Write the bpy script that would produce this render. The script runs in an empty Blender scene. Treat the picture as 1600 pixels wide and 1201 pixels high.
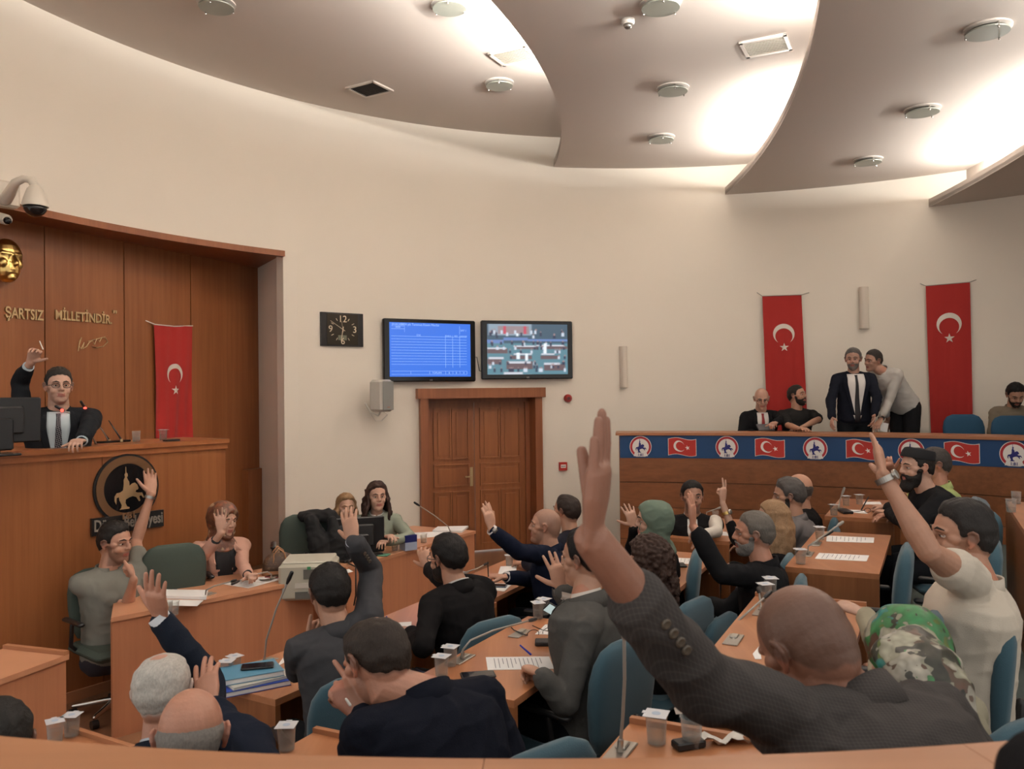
import bpy, bmesh, math, random
import numpy as np
from mathutils import Vector, Matrix, noise
from mathutils.bvhtree import BVHTree
random.seed(7); np.random.seed(7)
S = bpy.context.scene
COL = S.collection
PI = math.pi
V = Vector

# ------------------------------------------------------------------ camera
F = 1300.0; CH = 2.1; ROLL = .012
pit = math.atan((615-600.5)/F)
cf = V((0, math.cos(pit), math.sin(pit))); cu = V((0, -math.sin(pit), math.cos(pit))); cr = V((1, 0, 0))
R_ = cr*math.cos(ROLL) - cu*math.sin(ROLL)
U_ = cr*math.sin(ROLL) + cu*math.cos(ROLL)
CO = V((0, 0, CH))
cd = bpy.data.cameras.new('camera'); cam = bpy.data.objects.new('camera', cd); COL.objects.link(cam)
cd.sensor_width = 36; cd.lens = F/1600*36; cd.clip_start = .05; cd.clip_end = 60
cam.matrix_world = Matrix.Translation(CO) @ Matrix((R_, U_, -cf)).transposed().to_4x4()
S.camera = cam
cd.dof.use_dof = True; cd.dof.focus_distance = 6.0; cd.dof.aperture_fstop = 7.0

# ------------------------------------------------------------------ light
W = bpy.data.worlds.new('world'); S.world = W; W.use_nodes = True
W.node_tree.nodes['Background'].inputs[0].default_value = (1.0, .95, .885, 1)
W.node_tree.nodes['Background'].inputs[1].default_value = .90  # even fill light added, entering where room and ceiling are left open behind
S.view_settings.view_transform = 'Standard'; S.view_settings.look = 'None'
S.view_settings.gamma = 1; S.view_settings.exposure = .22; S.view_settings.use_curve_mapping = False

def area(name, loc, tgt, sx, sy, power, col=(1, .93, .84)):
    l = bpy.data.lights.new(name, 'AREA'); l.shape = 'RECTANGLE'; l.size = sx; l.size_y = sy
    l.energy = power; l.color = col
    o = bpy.data.objects.new(name, l); COL.objects.link(o); o.location = loc
    o.rotation_euler = (V(tgt)-V(loc)).to_track_quat('-Z', 'Y').to_euler(); return o

# cove tubes behind the lips of the stepped ceiling wash the next ceiling
def tube_lamp(p0, p1, aim, power, w=.07, col=(1, .965, .91)):
    p0, p1 = V(p0), V(p1); x = (p1-p0).normalized(); z = -(V(aim)-(p0+p1)/2); z = (z-x*z.dot(x)).normalized(); y = z.cross(x)
    l = bpy.data.lights.new('cove_lamp', 'AREA'); l.shape = 'RECTANGLE'; l.size = (p1-p0).length; l.size_y = w; l.energy = power; l.color = col
    o = bpy.data.objects.new('cove_lamp', l); COL.objects.link(o)
    M = Matrix((x, y, z)).transposed().to_4x4(); M.translation = (p0+p1)/2; o.matrix_world = M
def xB(Y): return -10.01+math.sqrt(10.65**2-(Y-10.45)**2)
def xC(Y): return -15.67+math.sqrt(18.61**2-(Y-11.06)**2)
def xD(Y): return xC(Y)+2.33
for fn, z0, segs in ((xB, 5.18, ((2.9, 5.3, 140), (5.5, 7.0, 105), (7.2, 8.6, 70))),
                     (xC, 4.78, ((2.9, 4.6, 100), (4.7, 6.3, 125), (8.2, 10.4, 80))),
                     (xD, 4.38, ((3.2, 5.6, 100), (6.6, 9.6, 100)))):
    for ya, yb, pw in segs:
        ym = (ya+yb)/2
        tube_lamp((fn(ya)+.27, ya, z0+.075), (fn(yb)+.27, yb, z0+.075), (fn(ym)-.35, ym, z0+.75), pw)

# ------------------------------------------------------------------ helpers
def ray(x, y): return cf + R_*((x-800)/F) - U_*((y-600.5)/F)
def P(x, y, Y):
    d = ray(x, y); return CO + d*(Y/d.y)
def Pz(x, y, z):
    d = ray(x, y); return CO + d*((z-CH)/d.z)
def Pp(x, y, p0, n):
    d = ray(x, y); return CO + d*((V(p0)-CO).dot(n)/d.dot(n))
WC = V((1.81, 4.96, 0)); WR = 6.46
def Pw(x, y, off=0.0):
    d = ray(x, y); o = CO-WC
    a = d.x**2+d.y**2; b = 2*(o.x*d.x+o.y*d.y); c = o.x**2+o.y**2-(WR-off)**2
    return CO + d*((-b+math.sqrt(b*b-4*a*c))/2/a)
def wall_n(p):
    n = V((WC.x-p.x, WC.y-p.y, 0)); return n.normalized()

def solve(A, x, y, L, sign):
    """point on pixel ray at distance L from joint A (nearer or farther solution)"""
    d = ray(x, y).normalized(); w = CO-A
    b = w.dot(d); c = w.dot(w)-L*L; D = b*b-c
    if D <= 0: return CO + d*(-b)
    return CO + d*(-b + sign*math.sqrt(D))

# ------------------------------------------------------------------ materials
MC = {}
def mat(name, col, rough=.6, metal=0., spec=.5, emit=None, es=1., trans=0., ior=1.45, bump=0., bscale=60., sheen=0., var=0., vscale=3.):
    if name in MC: return MC[name]
    m = bpy.data.materials.new(name); m.use_nodes = True; nt = m.node_tree; b = nt.nodes['Principled BSDF']
    b.inputs['Base Color'].default_value = (*col, 1); b.inputs['Roughness'].default_value = rough
    b.inputs['Metallic'].default_value = metal; b.inputs['Specular IOR Level'].default_value = spec
    b.inputs['Transmission Weight'].default_value = trans; b.inputs['IOR'].default_value = ior
    b.inputs['Sheen Weight'].default_value = sheen
    if emit: b.inputs['Emission Color'].default_value = (*emit, 1); b.inputs['Emission Strength'].default_value = es
    tc = nt.nodes.new('ShaderNodeTexCoord')
    n = nt.nodes.new('ShaderNodeTexNoise'); n.inputs['Scale'].default_value = vscale; n.inputs['Detail'].default_value = 6
    nt.links.new(tc.outputs['Object'], n.inputs['Vector'])
    if var > 0:
        mx = nt.nodes.new('ShaderNodeMix'); mx.data_type = 'RGBA'
        mx.inputs[6].default_value = (*[c*(1-var) for c in col], 1); mx.inputs[7].default_value = (*[min(1, c*(1+var)) for c in col], 1)
        nt.links.new(n.outputs['Fac'], mx.inputs[0]); nt.links.new(mx.outputs[2], b.inputs['Base Color'])
    if bump > 0:
        n2 = nt.nodes.new('ShaderNodeTexNoise'); n2.inputs['Scale'].default_value = bscale; n2.inputs['Detail'].default_value = 3
        nt.links.new(tc.outputs['Object'], n2.inputs['Vector'])
        bp = nt.nodes.new('ShaderNodeBump'); bp.inputs['Strength'].default_value = bump; bp.inputs['Distance'].default_value = .005
        nt.links.new(n2.outputs['Fac'], bp.inputs['Height']); nt.links.new(bp.outputs[0], b.inputs['Normal'])
    MC[name] = m; return m

def clear(name, col, k=.2, rough=.08):
    if name in MC: return MC[name]
    m = bpy.data.materials.new(name); m.use_nodes = True; nt = m.node_tree; b = nt.nodes['Principled BSDF']; L = nt.links.new
    b.inputs['Base Color'].default_value = (*col, 1); b.inputs['Roughness'].default_value = rough; b.inputs['Specular IOR Level'].default_value = .9
    tr = nt.nodes.new('ShaderNodeBsdfTransparent'); tr.inputs[0].default_value = (.93, .94, .93, 1)
    lw = nt.nodes.new('ShaderNodeLayerWeight'); lw.inputs[0].default_value = .35
    ad = nt.nodes.new('ShaderNodeMath'); ad.operation = 'MULTIPLY_ADD'; ad.inputs[1].default_value = .42; ad.inputs[2].default_value = k; ad.use_clamp = True
    mx = nt.nodes.new('ShaderNodeMixShader'); L(lw.outputs['Facing'], ad.inputs[0]); L(ad.outputs[0], mx.inputs[0]); L(tr.outputs[0], mx.inputs[1]); L(b.outputs[0], mx.inputs[2]); L(mx.outputs[0], nt.nodes['Material Output'].inputs[0])
    MC[name] = m; return m

def wood(name, c1, c2, axis='z', rough=.38, sc=1.0, rot=0.):
    k_ = (.90, .84, .78) if name.startswith('desk') or name.startswith('rail') else (.82, .74, .66)
    c1 = tuple(a*b for a, b in zip(c1, k_)); c2 = tuple(a*b for a, b in zip(c2, k_))
    if name in MC: return MC[name]
    m = bpy.data.materials.new(name); m.use_nodes = True; nt = m.node_tree; b = nt.nodes['Principled BSDF']
    tc = nt.nodes.new('ShaderNodeTexCoord'); mp = nt.nodes.new('ShaderNodeMapping')
    s = {'z': (22, 22, .9), 'x': (.9, 22, 22), 'y': (22, .9, 22)}[axis]
    mp.inputs['Scale'].default_value = [k*sc for k in s]; mp.inputs['Rotation'].default_value = (0, 0, rot)
    n = nt.nodes.new('ShaderNodeTexNoise'); n.inputs['Scale'].default_value = 1; n.inputs['Detail'].default_value = 8; n.inputs['Roughness'].default_value = .65
    n3 = nt.nodes.new('ShaderNodeTexNoise'); n3.inputs['Scale'].default_value = .12; n3.inputs['Detail'].default_value = 3
    ad = nt.nodes.new('ShaderNodeMath'); ad.operation = 'ADD'
    cr_ = nt.nodes.new('ShaderNodeValToRGB'); e = cr_.color_ramp.elements
    e[0].position = .72; e[0].color = (*c2, 1); e[1].position = 1.28 if False else 1.0; e[1].color = (*c1, 1)
    mul = nt.nodes.new('ShaderNodeMath'); mul.operation = 'MULTIPLY'; mul.inputs[1].default_value = .86
    L = nt.links.new
    L(tc.outputs['Object'], mp.inputs['Vector']); L(mp.outputs[0], n.inputs['Vector']); L(mp.outputs[0], n3.inputs['Vector'])
    L(n.outputs['Fac'], ad.inputs[0]); L(n3.outputs['Fac'], ad.inputs[1]); L(ad.outputs[0], mul.inputs[0]); L(mul.outputs[0], cr_.inputs[0]); L(cr_.outputs[0], b.inputs['Base Color'])
    b.inputs['Roughness'].default_value = rough
    MC[name] = m; return m

def check(name, base, line, sc=70.):
    if name in MC: return MC[name]
    m = bpy.data.materials.new(name); m.use_nodes = True; nt = m.node_tree; b = nt.nodes['Principled BSDF']; L = nt.links.new
    tc = nt.nodes.new('ShaderNodeTexCoord'); outs = []
    for ax in ((1, .0, .25), (0.1, .8, .75)):
        dt = nt.nodes.new('ShaderNodeVectorMath'); dt.operation = 'DOT_PRODUCT'; dt.inputs[1].default_value = ax
        mu = nt.nodes.new('ShaderNodeMath'); mu.operation = 'MULTIPLY'; mu.inputs[1].default_value = sc
        fr = nt.nodes.new('ShaderNodeMath'); fr.operation = 'FRACT'
        lt = nt.nodes.new('ShaderNodeMath'); lt.operation = 'LESS_THAN'; lt.inputs[1].default_value = .22
        L(tc.outputs['Object'], dt.inputs[0]); L(dt.outputs['Value'], mu.inputs[0]); L(mu.outputs[0], fr.inputs[0]); L(fr.outputs[0], lt.inputs[0]); outs.append(lt)
    ad = nt.nodes.new('ShaderNodeMath'); ad.operation = 'ADD'; L(outs[0].outputs[0], ad.inputs[0]); L(outs[1].outputs[0], ad.inputs[1])
    hf = nt.nodes.new('ShaderNodeMath'); hf.operation = 'MULTIPLY'; hf.inputs[1].default_value = .5; L(ad.outputs[0], hf.inputs[0])
    mx = nt.nodes.new('ShaderNodeMix'); mx.data_type = 'RGBA'; mx.inputs[6].default_value = (*base, 1); mx.inputs[7].default_value = (*line, 1)
    L(hf.outputs[0], mx.inputs[0]); L(mx.outputs[2], b.inputs['Base Color']); b.inputs['Roughness'].default_value = .85; b.inputs['Specular IOR Level'].default_value = .2
    MC[name] = m; return m

def floral(name, stops, scale=11., warp=.25, rough=.45):
    if name in MC: return MC[name]
    m = bpy.data.materials.new(name); m.use_nodes = True; nt = m.node_tree; b = nt.nodes['Principled BSDF']; L = nt.links.new
    tc = nt.nodes.new('ShaderNodeTexCoord')
    n = nt.nodes.new('ShaderNodeTexNoise'); n.inputs['Scale'].default_value = scale; n.inputs['Detail'].default_value = 2
    mx = nt.nodes.new('ShaderNodeMix'); mx.data_type = 'RGBA'; mx.inputs[0].default_value = warp
    vo = nt.nodes.new('ShaderNodeTexVoronoi'); vo.inputs['Scale'].default_value = scale
    L(tc.outputs['Object'], n.inputs['Vector']); L(tc.outputs['Object'], mx.inputs[6]); L(n.outputs['Color'], mx.inputs[7]); L(mx.outputs[2], vo.inputs['Vector'])
    sp = nt.nodes.new('ShaderNodeSeparateColor'); L(vo.outputs['Color'], sp.inputs[0])
    cr_ = nt.nodes.new('ShaderNodeValToRGB'); cr_.color_ramp.interpolation = 'CONSTANT'
    el = cr_.color_ramp.elements
    while len(el) < len(stops): el.new(.5)
    for e, (p, c) in zip(el, stops): e.position = p; e.color = (*c, 1)
    L(sp.outputs[0], cr_.inputs[0])
    m2 = nt.nodes.new('ShaderNodeMix'); m2.data_type = 'RGBA'; m2.inputs[7].default_value = (*stops[-1][1], 1)
    r2 = nt.nodes.new('ShaderNodeMath'); r2.operation = 'MULTIPLY'; r2.inputs[1].default_value = .8
    L(vo.outputs['Distance'], r2.inputs[0]); L(r2.outputs[0], m2.inputs[0]); L(cr_.outputs[0], m2.inputs[6]); L(m2.outputs[2], b.inputs['Base Color'])
    b.inputs['Roughness'].default_value = rough
    MC[name] = m; return m

def vcol(name, rough=.5):
    if name in MC: return MC[name]
    m = bpy.data.materials.new(name); m.use_nodes = True; nt = m.node_tree; b = nt.nodes['Principled BSDF']; L = nt.links.new
    a = nt.nodes.new('ShaderNodeAttribute'); a.attribute_name = 'Col'
    tc = nt.nodes.new('ShaderNodeTexCoord'); n = nt.nodes.new('ShaderNodeTexNoise'); n.inputs['Scale'].default_value = 28; n.inputs['Detail'].default_value = 4
    hs = nt.nodes.new('ShaderNodeMapRange'); hs.inputs[3].default_value = .74; hs.inputs[4].default_value = .98
    vm = nt.nodes.new('ShaderNodeVectorMath'); vm.operation = 'SCALE'
    L(tc.outputs['Object'], n.inputs['Vector']); L(n.outputs['Fac'], hs.inputs[0]); L(a.outputs['Color'], vm.inputs[0]); L(hs.outputs[0], vm.inputs['Scale']); L(vm.outputs[0], b.inputs['Base Color'])
    bp = nt.nodes.new('ShaderNodeBump'); bp.inputs['Strength'].default_value = .25; bp.inputs['Distance'].default_value = .003
    n2 = nt.nodes.new('ShaderNodeTexNoise'); n2.inputs['Scale'].default_value = 140; L(tc.outputs['Object'], n2.inputs['Vector']); L(n2.outputs['Fac'], bp.inputs['Height']); L(bp.outputs[0], b.inputs['Normal'])
    b.inputs['Roughness'].default_value = rough; b.inputs['Subsurface Weight'].default_value = .08; b.inputs['Subsurface Radius'].default_value = (.01, .004, .002)
    MC[name] = m; return m

def hairmat(name, c, c2=None):
    if name in MC: return MC[name]
    c2 = c2 or tuple(k*.45 for k in c)
    m = bpy.data.materials.new(name); m.use_nodes = True; nt = m.node_tree; b = nt.nodes['Principled BSDF']; L = nt.links.new
    tc = nt.nodes.new('ShaderNodeTexCoord'); mp = nt.nodes.new('ShaderNodeMapping'); mp.inputs['Scale'].default_value = (200, 80, 90)
    n = nt.nodes.new('ShaderNodeTexNoise'); n.inputs['Scale'].default_value = 1; n.inputs['Detail'].default_value = 4
    mx = nt.nodes.new('ShaderNodeMix'); mx.data_type = 'RGBA'; mx.inputs[6].default_value = (*c2, 1); mx.inputs[7].default_value = (*c, 1)
    bp = nt.nodes.new('ShaderNodeBump'); bp.inputs['Strength'].default_value = .7; bp.inputs['Distance'].default_value = .004
    L(tc.outputs['Object'], mp.inputs[0]); L(mp.outputs[0], n.inputs['Vector']); L(n.outputs['Fac'], mx.inputs[0]); L(mx.outputs[2], b.inputs['Base Color'])
    L(n.outputs['Fac'], bp.inputs['Height']); L(bp.outputs[0], b.inputs['Normal']); b.inputs['Roughness'].default_value = .6; b.inputs['Specular IOR Level'].default_value = .25
    MC[name] = m; return m

# ------------------------------------------------------------------ mesh building
class MB:
    def __init__(s): s.v = []; s.f = []
    def add(s, vs, fs):
        o = len(s.v); s.v += [tuple(v) for v in vs]; s.f += [tuple(i+o for i in f) for f in fs]; return s
    def box(s, c, size, rz=0., M=None, bev=0.):
        hx, hy, hz = [k/2 for k in size]
        Rm = (M if M else Matrix.Rotation(rz, 3, 'Z')); c = V(c)
        if bev > 0:
            b_ = min(bev, hx*.9, hy*.9, hz*.9); vs = []
            for sz in (-1, 1):
                for (ix, iy, iz) in ((b_, b_, 0), (0, 0, b_)):
                    pass
            rings = [(-hz, b_), (-hz+b_, 0), (hz-b_, 0), (hz, b_)]
            for z_, i_ in rings:
                a, d = hx-i_, hy-i_; k = b_ if i_ == 0 else b_*.6
                for px_, py_ in ((-a+k, -d), (a-k, -d), (a, -d+k), (a, d-k), (a-k, d), (-a+k, d), (-a, d-k), (-a, -d+k)):
                    vs.append(c + Rm @ V((px_, py_, z_)))
            fs = [tuple(range(7, -1, -1)), tuple(range(24, 32))]
            for r in range(3):
                for i in range(8): fs.append((r*8+i, r*8+(i+1) % 8, (r+1)*8+(i+1) % 8, (r+1)*8+i))
            return s.add(vs, fs)
        vs = [c + Rm @ V((x*hx, y*hy, z*hz)) for x, y, z in ((-1,-1,-1),(1,-1,-1),(1,1,-1),(-1,1,-1),(-1,-1,1),(1,-1,1),(1,1,1),(-1,1,1))]
        return s.add(vs, [(3,2,1,0),(4,5,6,7),(0,1,5,4),(1,2,6,5),(2,3,7,6),(3,0,4,7)])
    def prism(s, poly, z0, z1):
        n = len(poly); vs = [(x, y, z0) for x, y in poly]+[(x, y, z1) for x, y in poly]
        return s.add(vs, [tuple(range(n-1, -1, -1)), tuple(range(n, 2*n))]+[(i, (i+1) % n, n+(i+1) % n, n+i) for i in range(n)])
    def sheet(s, poly, o, ax, ay, th):
        """polygon in plane (o, ax, ay) with thickness th along ax x ay"""
        o, ax, ay = V(o), V(ax), V(ay); nz = ax.cross(ay).normalized()
        n = len(poly); vs = [o+ax*x+ay*y for x, y in poly]; vs += [v+nz*th for v in vs]
        return s.add(vs, [tuple(range(n-1, -1, -1)), tuple(range(n, 2*n))]+[(i, (i+1) % n, n+(i+1) % n, n+i) for i in range(n)])
    def chain(s, pts, rad, n=12, nrm=None, asp=1., caps=True):
        """capsule chain; rad per point; optional flattening asp along nrm"""
        pts = [V(p) for p in pts]; m = len(pts)
        tang = []
        for i in range(m):
            a = pts[max(0, i-1)]; b = pts[min(m-1, i+1)]; t = (b-a); tang.append(t.normalized() if t.length > 1e-9 else V((0, 0, 1)))
        ref = V(nrm) if nrm is not None else (V((0, 0, 1)) if abs(tang[0].z) < .9 else V((1, 0, 0)))
        rings = []; u0 = ref
        def fr(t, u):
            u = u - t*u.dot(t)
            if u.length < 1e-5: u = t.orthogonal()
            u.normalize(); return u, t.cross(u)
        rr = list(rad); seq = []
        if caps:
            for k in (0, 1):
                ang = (k+.35)/2.35*PI/2; r0 = rr[0]; seq.append((pts[0]-tang[0]*r0*min(1, asp)*math.cos(ang), r0*math.sin(ang), tang[0]))
        for i in range(m): seq.append((pts[i], rr[i], tang[i]))
        if caps:
            for k in (1, 0):
                ang = (k+.35)/2.35*PI/2; r0 = rr[-1]; seq.append((pts[-1]+tang[-1]*r0*min(1, asp)*math.cos(ang), r0*math.sin(ang), tang[-1]))
        vs = []; u = ref
        for p, r, t in seq:
            u, w = fr(t, u)
            for j in range(n):
                a = 2*PI*j/n; vs.append(p + u*(math.cos(a)*r*asp) + w*(math.sin(a)*r))
        fs = [tuple(range(n-1, -1, -1)), tuple(range((len(seq)-1)*n, len(seq)*n))]
        for i in range(len(seq)-1):
            for j in range(n): fs.append((i*n+j, i*n+(j+1) % n, (i+1)*n+(j+1) % n, (i+1)*n+j))
        return s.add(vs, fs)
    def ell(s, c, r, M=None, nu=16, nv=10):
        c = V(c); M = M or Matrix.Identity(3); vs = [c+M@V((0, 0, -r[2]))]
        for i in range(1, nv):
            a = -PI/2+PI*i/nv
            for j in range(nu):
                b = 2*PI*j/nu; vs.append(c+M@V((r[0]*math.cos(a)*math.cos(b), r[1]*math.cos(a)*math.sin(b), r[2]*math.sin(a))))
        vs.append(c+M@V((0, 0, r[2]))); fs = []
        for j in range(nu): fs.append((0, 1+(j+1) % nu, 1+j)); fs.append((len(vs)-1, 1+(nv-2)*nu+j, 1+(nv-2)*nu+(j+1) % nu))
        for i in range(nv-2):
            for j in range(nu): fs.append((1+i*nu+j, 1+i*nu+(j+1) % nu, 1+(i+1)*nu+(j+1) % nu, 1+(i+1)*nu+j))
        return s.add(vs, fs)
    def lathe(s, prof, c=(0, 0, 0), n=20, M=None, sq=0.):
        c = V(c); vs = []
        for r, z in prof:
            for j in range(n):
                a = 2*PI*j/n; k = 1.0
                p = V((r*k*math.cos(a), r*k*math.sin(a), z)); vs.append(c+(M@p if M else p))
        m = len(prof); fs = []
        for i in range(m-1):
            for j in range(n): fs.append((i*n+j, i*n+(j+1) % n, (i+1)*n+(j+1) % n, (i+1)*n+j))
        if prof[0][0] > 1e-6: fs.append(tuple(range(n-1, -1, -1)))
        if prof[-1][0] > 1e-6: fs.append(tuple(range((m-1)*n, m*n)))
        return s.add(vs, fs)
    def loft(s, secs, n=20, pw=1.0):
        """secs: (centre, lateral vec*rx, depth vec*ry)"""
        vs = []
        for c, a, b in secs:
            for j in range(n):
                t = 2*PI*j/n; ct, st = math.cos(t), math.sin(t)
                ct = math.copysign(abs(ct)**pw, ct); st = math.copysign(abs(st)**pw, st)
                vs.append(V(c)+V(a)*ct+V(b)*st)
        m = len(secs); fs = [tuple(range(n-1, -1, -1)), tuple(range((m-1)*n, m*n))]
        for i in range(m-1):
            for j in range(n): fs.append((i*n+j, i*n+(j+1) % n, (i+1)*n+(j+1) % n, (i+1)*n+j))
        return s.add(vs, fs)
    def mesh(s, name, off=V((0, 0, 0))):
        me = bpy.data.meshes.new(name); me.from_pydata([V(v)-off for v in s.v], [], s.f); me.update(); return me
    def build(s, name, m, parent=None, smooth=False, fixn=True):
        off = V(parent['_o']) if parent is not None and '_o' in parent else V((0, 0, 0))
        me = s.mesh(name, off)
        if fixn:
            bm = bmesh.new(); bm.from_mesh(me); bmesh.ops.recalc_face_normals(bm, faces=bm.faces); bm.to_mesh(me); bm.free()
        return link(name, me, m, parent, smooth)

def link(name, me, m, parent=None, smooth=False):
    o = bpy.data.objects.new(name, me); COL.objects.link(o)
    if m: me.materials.append(m)
    if smooth:
        me.polygons.foreach_set('use_smooth', [True]*len(me.polygons))
        if smooth == 'auto':
            try: me.set_sharp_from_angle(angle=math.radians(40))
            except Exception: pass
    if parent is not None:
        o.parent = parent
        if '_o' in parent: o['_o'] = list(parent['_o'])
    return o

def thing(name, label, cat, loc=(0, 0, 0), group=None):
    o = bpy.data.objects.new(name, None); COL.objects.link(o); o.location = loc; o['_o'] = list(loc)
    o.empty_display_size = .1
    o['label'] = label; o['category'] = cat
    if group: o['group'] = group
    return o
def tag(o, label, cat, group=None):
    o['label'] = label; o['category'] = cat
    if group: o['group'] = group
    return o
def struct(o): o['kind'] = 'structure'; return o
def dup(root, loc, rz=0., label=None, group=None):
    def cp(o, par):
        c = o.copy(); COL.objects.link(c); c.parent = par
        for ch in o.children: cp(ch, c)
        return c
    r = cp(root, None); r.location = loc; r.rotation_euler = (0, 0, rz)
    if label: r['label'] = label
    if group: r['group'] = group
    return r

def fuse(mb, voxel, it=4, disp=None):
    me = mb.mesh('tmp'); o = bpy.data.objects.new('tmp', me); COL.objects.link(o)
    bm = bmesh.new(); bm.from_mesh(me); bmesh.ops.recalc_face_normals(bm, faces=bm.faces); bm.to_mesh(me); bm.free()
    r = o.modifiers.new('r', 'REMESH'); r.mode = 'VOXEL'; r.voxel_size = voxel; r.use_smooth_shade = True
    if it:
        k = o.modifiers.new('s', 'SMOOTH'); k.factor = .5; k.iterations = it
    dg = bpy.context.evaluated_depsgraph_get(); dg.update()
    out = bpy.data.meshes.new_from_object(o.evaluated_get(dg)); bpy.data.objects.remove(o); bpy.data.meshes.remove(me)
    if disp:
        n = len(out.vertices); co = np.empty(n*3); out.vertices.foreach_get('co', co); co = co.reshape(-1, 3)
        nr = np.empty(n*3); out.vertices.foreach_get('normal', nr); nr = nr.reshape(-1, 3)
        d = disp(co); co = co+nr*d[:, None]; out.vertices.foreach_set('co', co.ravel()); out.update()
    return out
def finish(me, name, m, parent, off=None):
    off = V(parent['_o']) if off is None else off
    me.transform(Matrix.Translation(-off)); return link(name, me, m, parent, True)

def text(name, s_, m, parent, o, ax, ay, size, extr=.004, align='CENTER', width=None, bold=0.):
    """text as mesh: baseline origin o, reading direction ax, up ay"""
    cu_ = bpy.data.curves.new(name, 'FONT'); cu_.body = s_; cu_.size = size; cu_.extrude = extr; cu_.align_x = align; cu_.offset = bold; cu_.resolution_u = 3
    ob = bpy.data.objects.new(name, cu_); COL.objects.link(ob)
    dg = bpy.context.evaluated_depsgraph_get(); dg.update(); me = bpy.data.meshes.new_from_object(ob.evaluated_get(dg)); bpy.data.objects.remove(ob)
    if width:
        xs = [v.co.x for v in me.vertices]; w = max(xs)-min(xs); k = width/w
        me.transform(Matrix.Diagonal((k, 1, 1, 1)))
    ax, ay = V(ax).normalized(), V(ay).normalized(); az = ax.cross(ay)
    M = Matrix((ax, ay, az)).transposed().to_4x4(); M.translation = V(o)-(V(parent['_o']) if parent is not None and '_o' in parent else V((0, 0, 0)))
    me.transform(M); return link(name, me, m, parent)
# ------------------------------------------------------------------ palette
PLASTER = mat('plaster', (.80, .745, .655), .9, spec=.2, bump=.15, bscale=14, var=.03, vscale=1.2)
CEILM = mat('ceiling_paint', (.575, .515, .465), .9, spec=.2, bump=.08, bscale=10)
WALLW = wood('wall_veneer', (.36, .145, .056), (.28, .105, .038), 'z')
PODW = wood('podium_veneer', (.36, .145, .056), (.28, .105, .038), 'z', .35)
DOORW = wood('door_wood', (.37, .145, .052), (.27, .10, .035), 'z', .45)
CASW = wood('casing_wood', (.34, .13, .055), (.27, .098, .04), 'z', .45)
LAM = wood('desk_front_laminate', (.56, .26, .145), (.47, .21, .115), 'z', .42, .6)
TOPW = wood('desk_top_laminate', (.54, .25, .125), (.44, .19, .09), 'y', .28, .7, -.46)
DKW = wood('bench_veneer', (.36, .15, .06), (.26, .10, .038), 'z', .4)
PARW = wood('parapet_veneer', (.29, .115, .044), (.21, .08, .028), 'x', .4)
EDGE = mat('wood_edging', (.38, .16, .075), .4)
FLOORW = wood('floor_laminate', (.30, .16, .09), (.2, .10, .055), 'y', .45, .5, -.5)
CARPET = mat('carpet', (.085, .108, .10), .95, bump=.6, bscale=300, var=.12, vscale=40)
BLACK = mat('black_plastic', (.012, .012, .013), .35)
GLOSS = mat('black_gloss', (.008, .008, .009), .12)
CHROME = mat('chrome', (.55, .53, .50), .25, metal=1.)
STEEL = mat('brushed_steel', (.42, .40, .37), .4, metal=1.)
GOLD = mat('gold', (.72, .50, .18), .28, metal=1.)
BRASS = mat('brass', (.55, .42, .24), .4, metal=1.)
WHITE = mat('white_paint', (.75, .72, .66), .5)
PAPER = mat('paper', (.80, .79, .78), .8)
INK = mat('ink', (.05, .05, .06), .8)
RED = mat('flag_red', (.40, .017, .013), .75, bump=.3, bscale=220, sheen=.2)
FWHITE = mat('flag_white', (.74, .69, .62), .8)
PRED = mat('print_red', (.46, .028, .02), .5)
PWHITE = mat('print_white', (.78, .74, .70), .5)
PBLUE = mat('print_blue', (.008, .05, .15), .5, var=.25, vscale=1.6)
NAVYP = mat('print_navy', (.02, .02, .16), .5)
PLASTIC = clear('clear_plastic', (.75, .76, .76), .05)
WATER = clear('water', (.6, .6, .6), .04, .03)
FOIL = mat('foil_lid', (.60, .61, .64), .45, metal=.2)

# ------------------------------------------------------------------ room shell
def arc(a0, a1, n, r=WR): return [(WC.x+r*math.cos(math.radians(a0+(a1-a0)*i/n)), WC.y+r*math.sin(math.radians(a0+(a1-a0)*i/n))) for i in range(n+1)]
def ang(p): return math.degrees(math.atan2(p.y-WC.y, p.x-WC.x)) % 360
def wallseg(mb, a0, a1, z0, z1, n=40, th=.16, closeup=None):
    i_ = arc(a0, a1, n); o_ = arc(a0, a1, n, WR+th)
    mb.prism(i_+o_[::-1], z0, z1)
aj = ang(V((-2.64, 9.64, 0))); dL = Pw(656, 800); dR = Pw(845, 800); aL = ang(dL); aR = ang(dR)
mb = MB(); wallseg(mb, aL, aj, 0, 6, 30); wallseg(mb, aj, 218, 3.79, 6, 60)
wallseg(mb, aR, aL, 2.14, 6, 12); wallseg(mb, -25, aR, 0, 6, 80)
o = mb.build('wall_back', PLASTER, smooth='auto'); struct(o)
# reveal at the podium recess
jn = V((-2.64, 9.64, 0)); pb = V((-3.23, 10.61, 0)); dj = (pb-jn).normalized()
mb = MB(); th = V((.75, .5, 0))*.02
mb.add([jn, pb+dj*.1, pb+dj*.1+V((.14, .1, 0)), jn+V((.14, .1, 0)), jn+V((0, 0, 3.79)), pb+dj*.1+V((0, 0, 3.79)), pb+dj*.1+V((.14, .1, 3.79)), jn+V((.14, .1, 3.79))],
       [(3, 2, 1, 0), (4, 5, 6, 7), (0, 1, 5, 4), (1, 2, 6, 5), (2, 3, 7, 6), (3, 0, 4, 7)])
struct(mb.build('wall_reveal', PLASTER))
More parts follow.
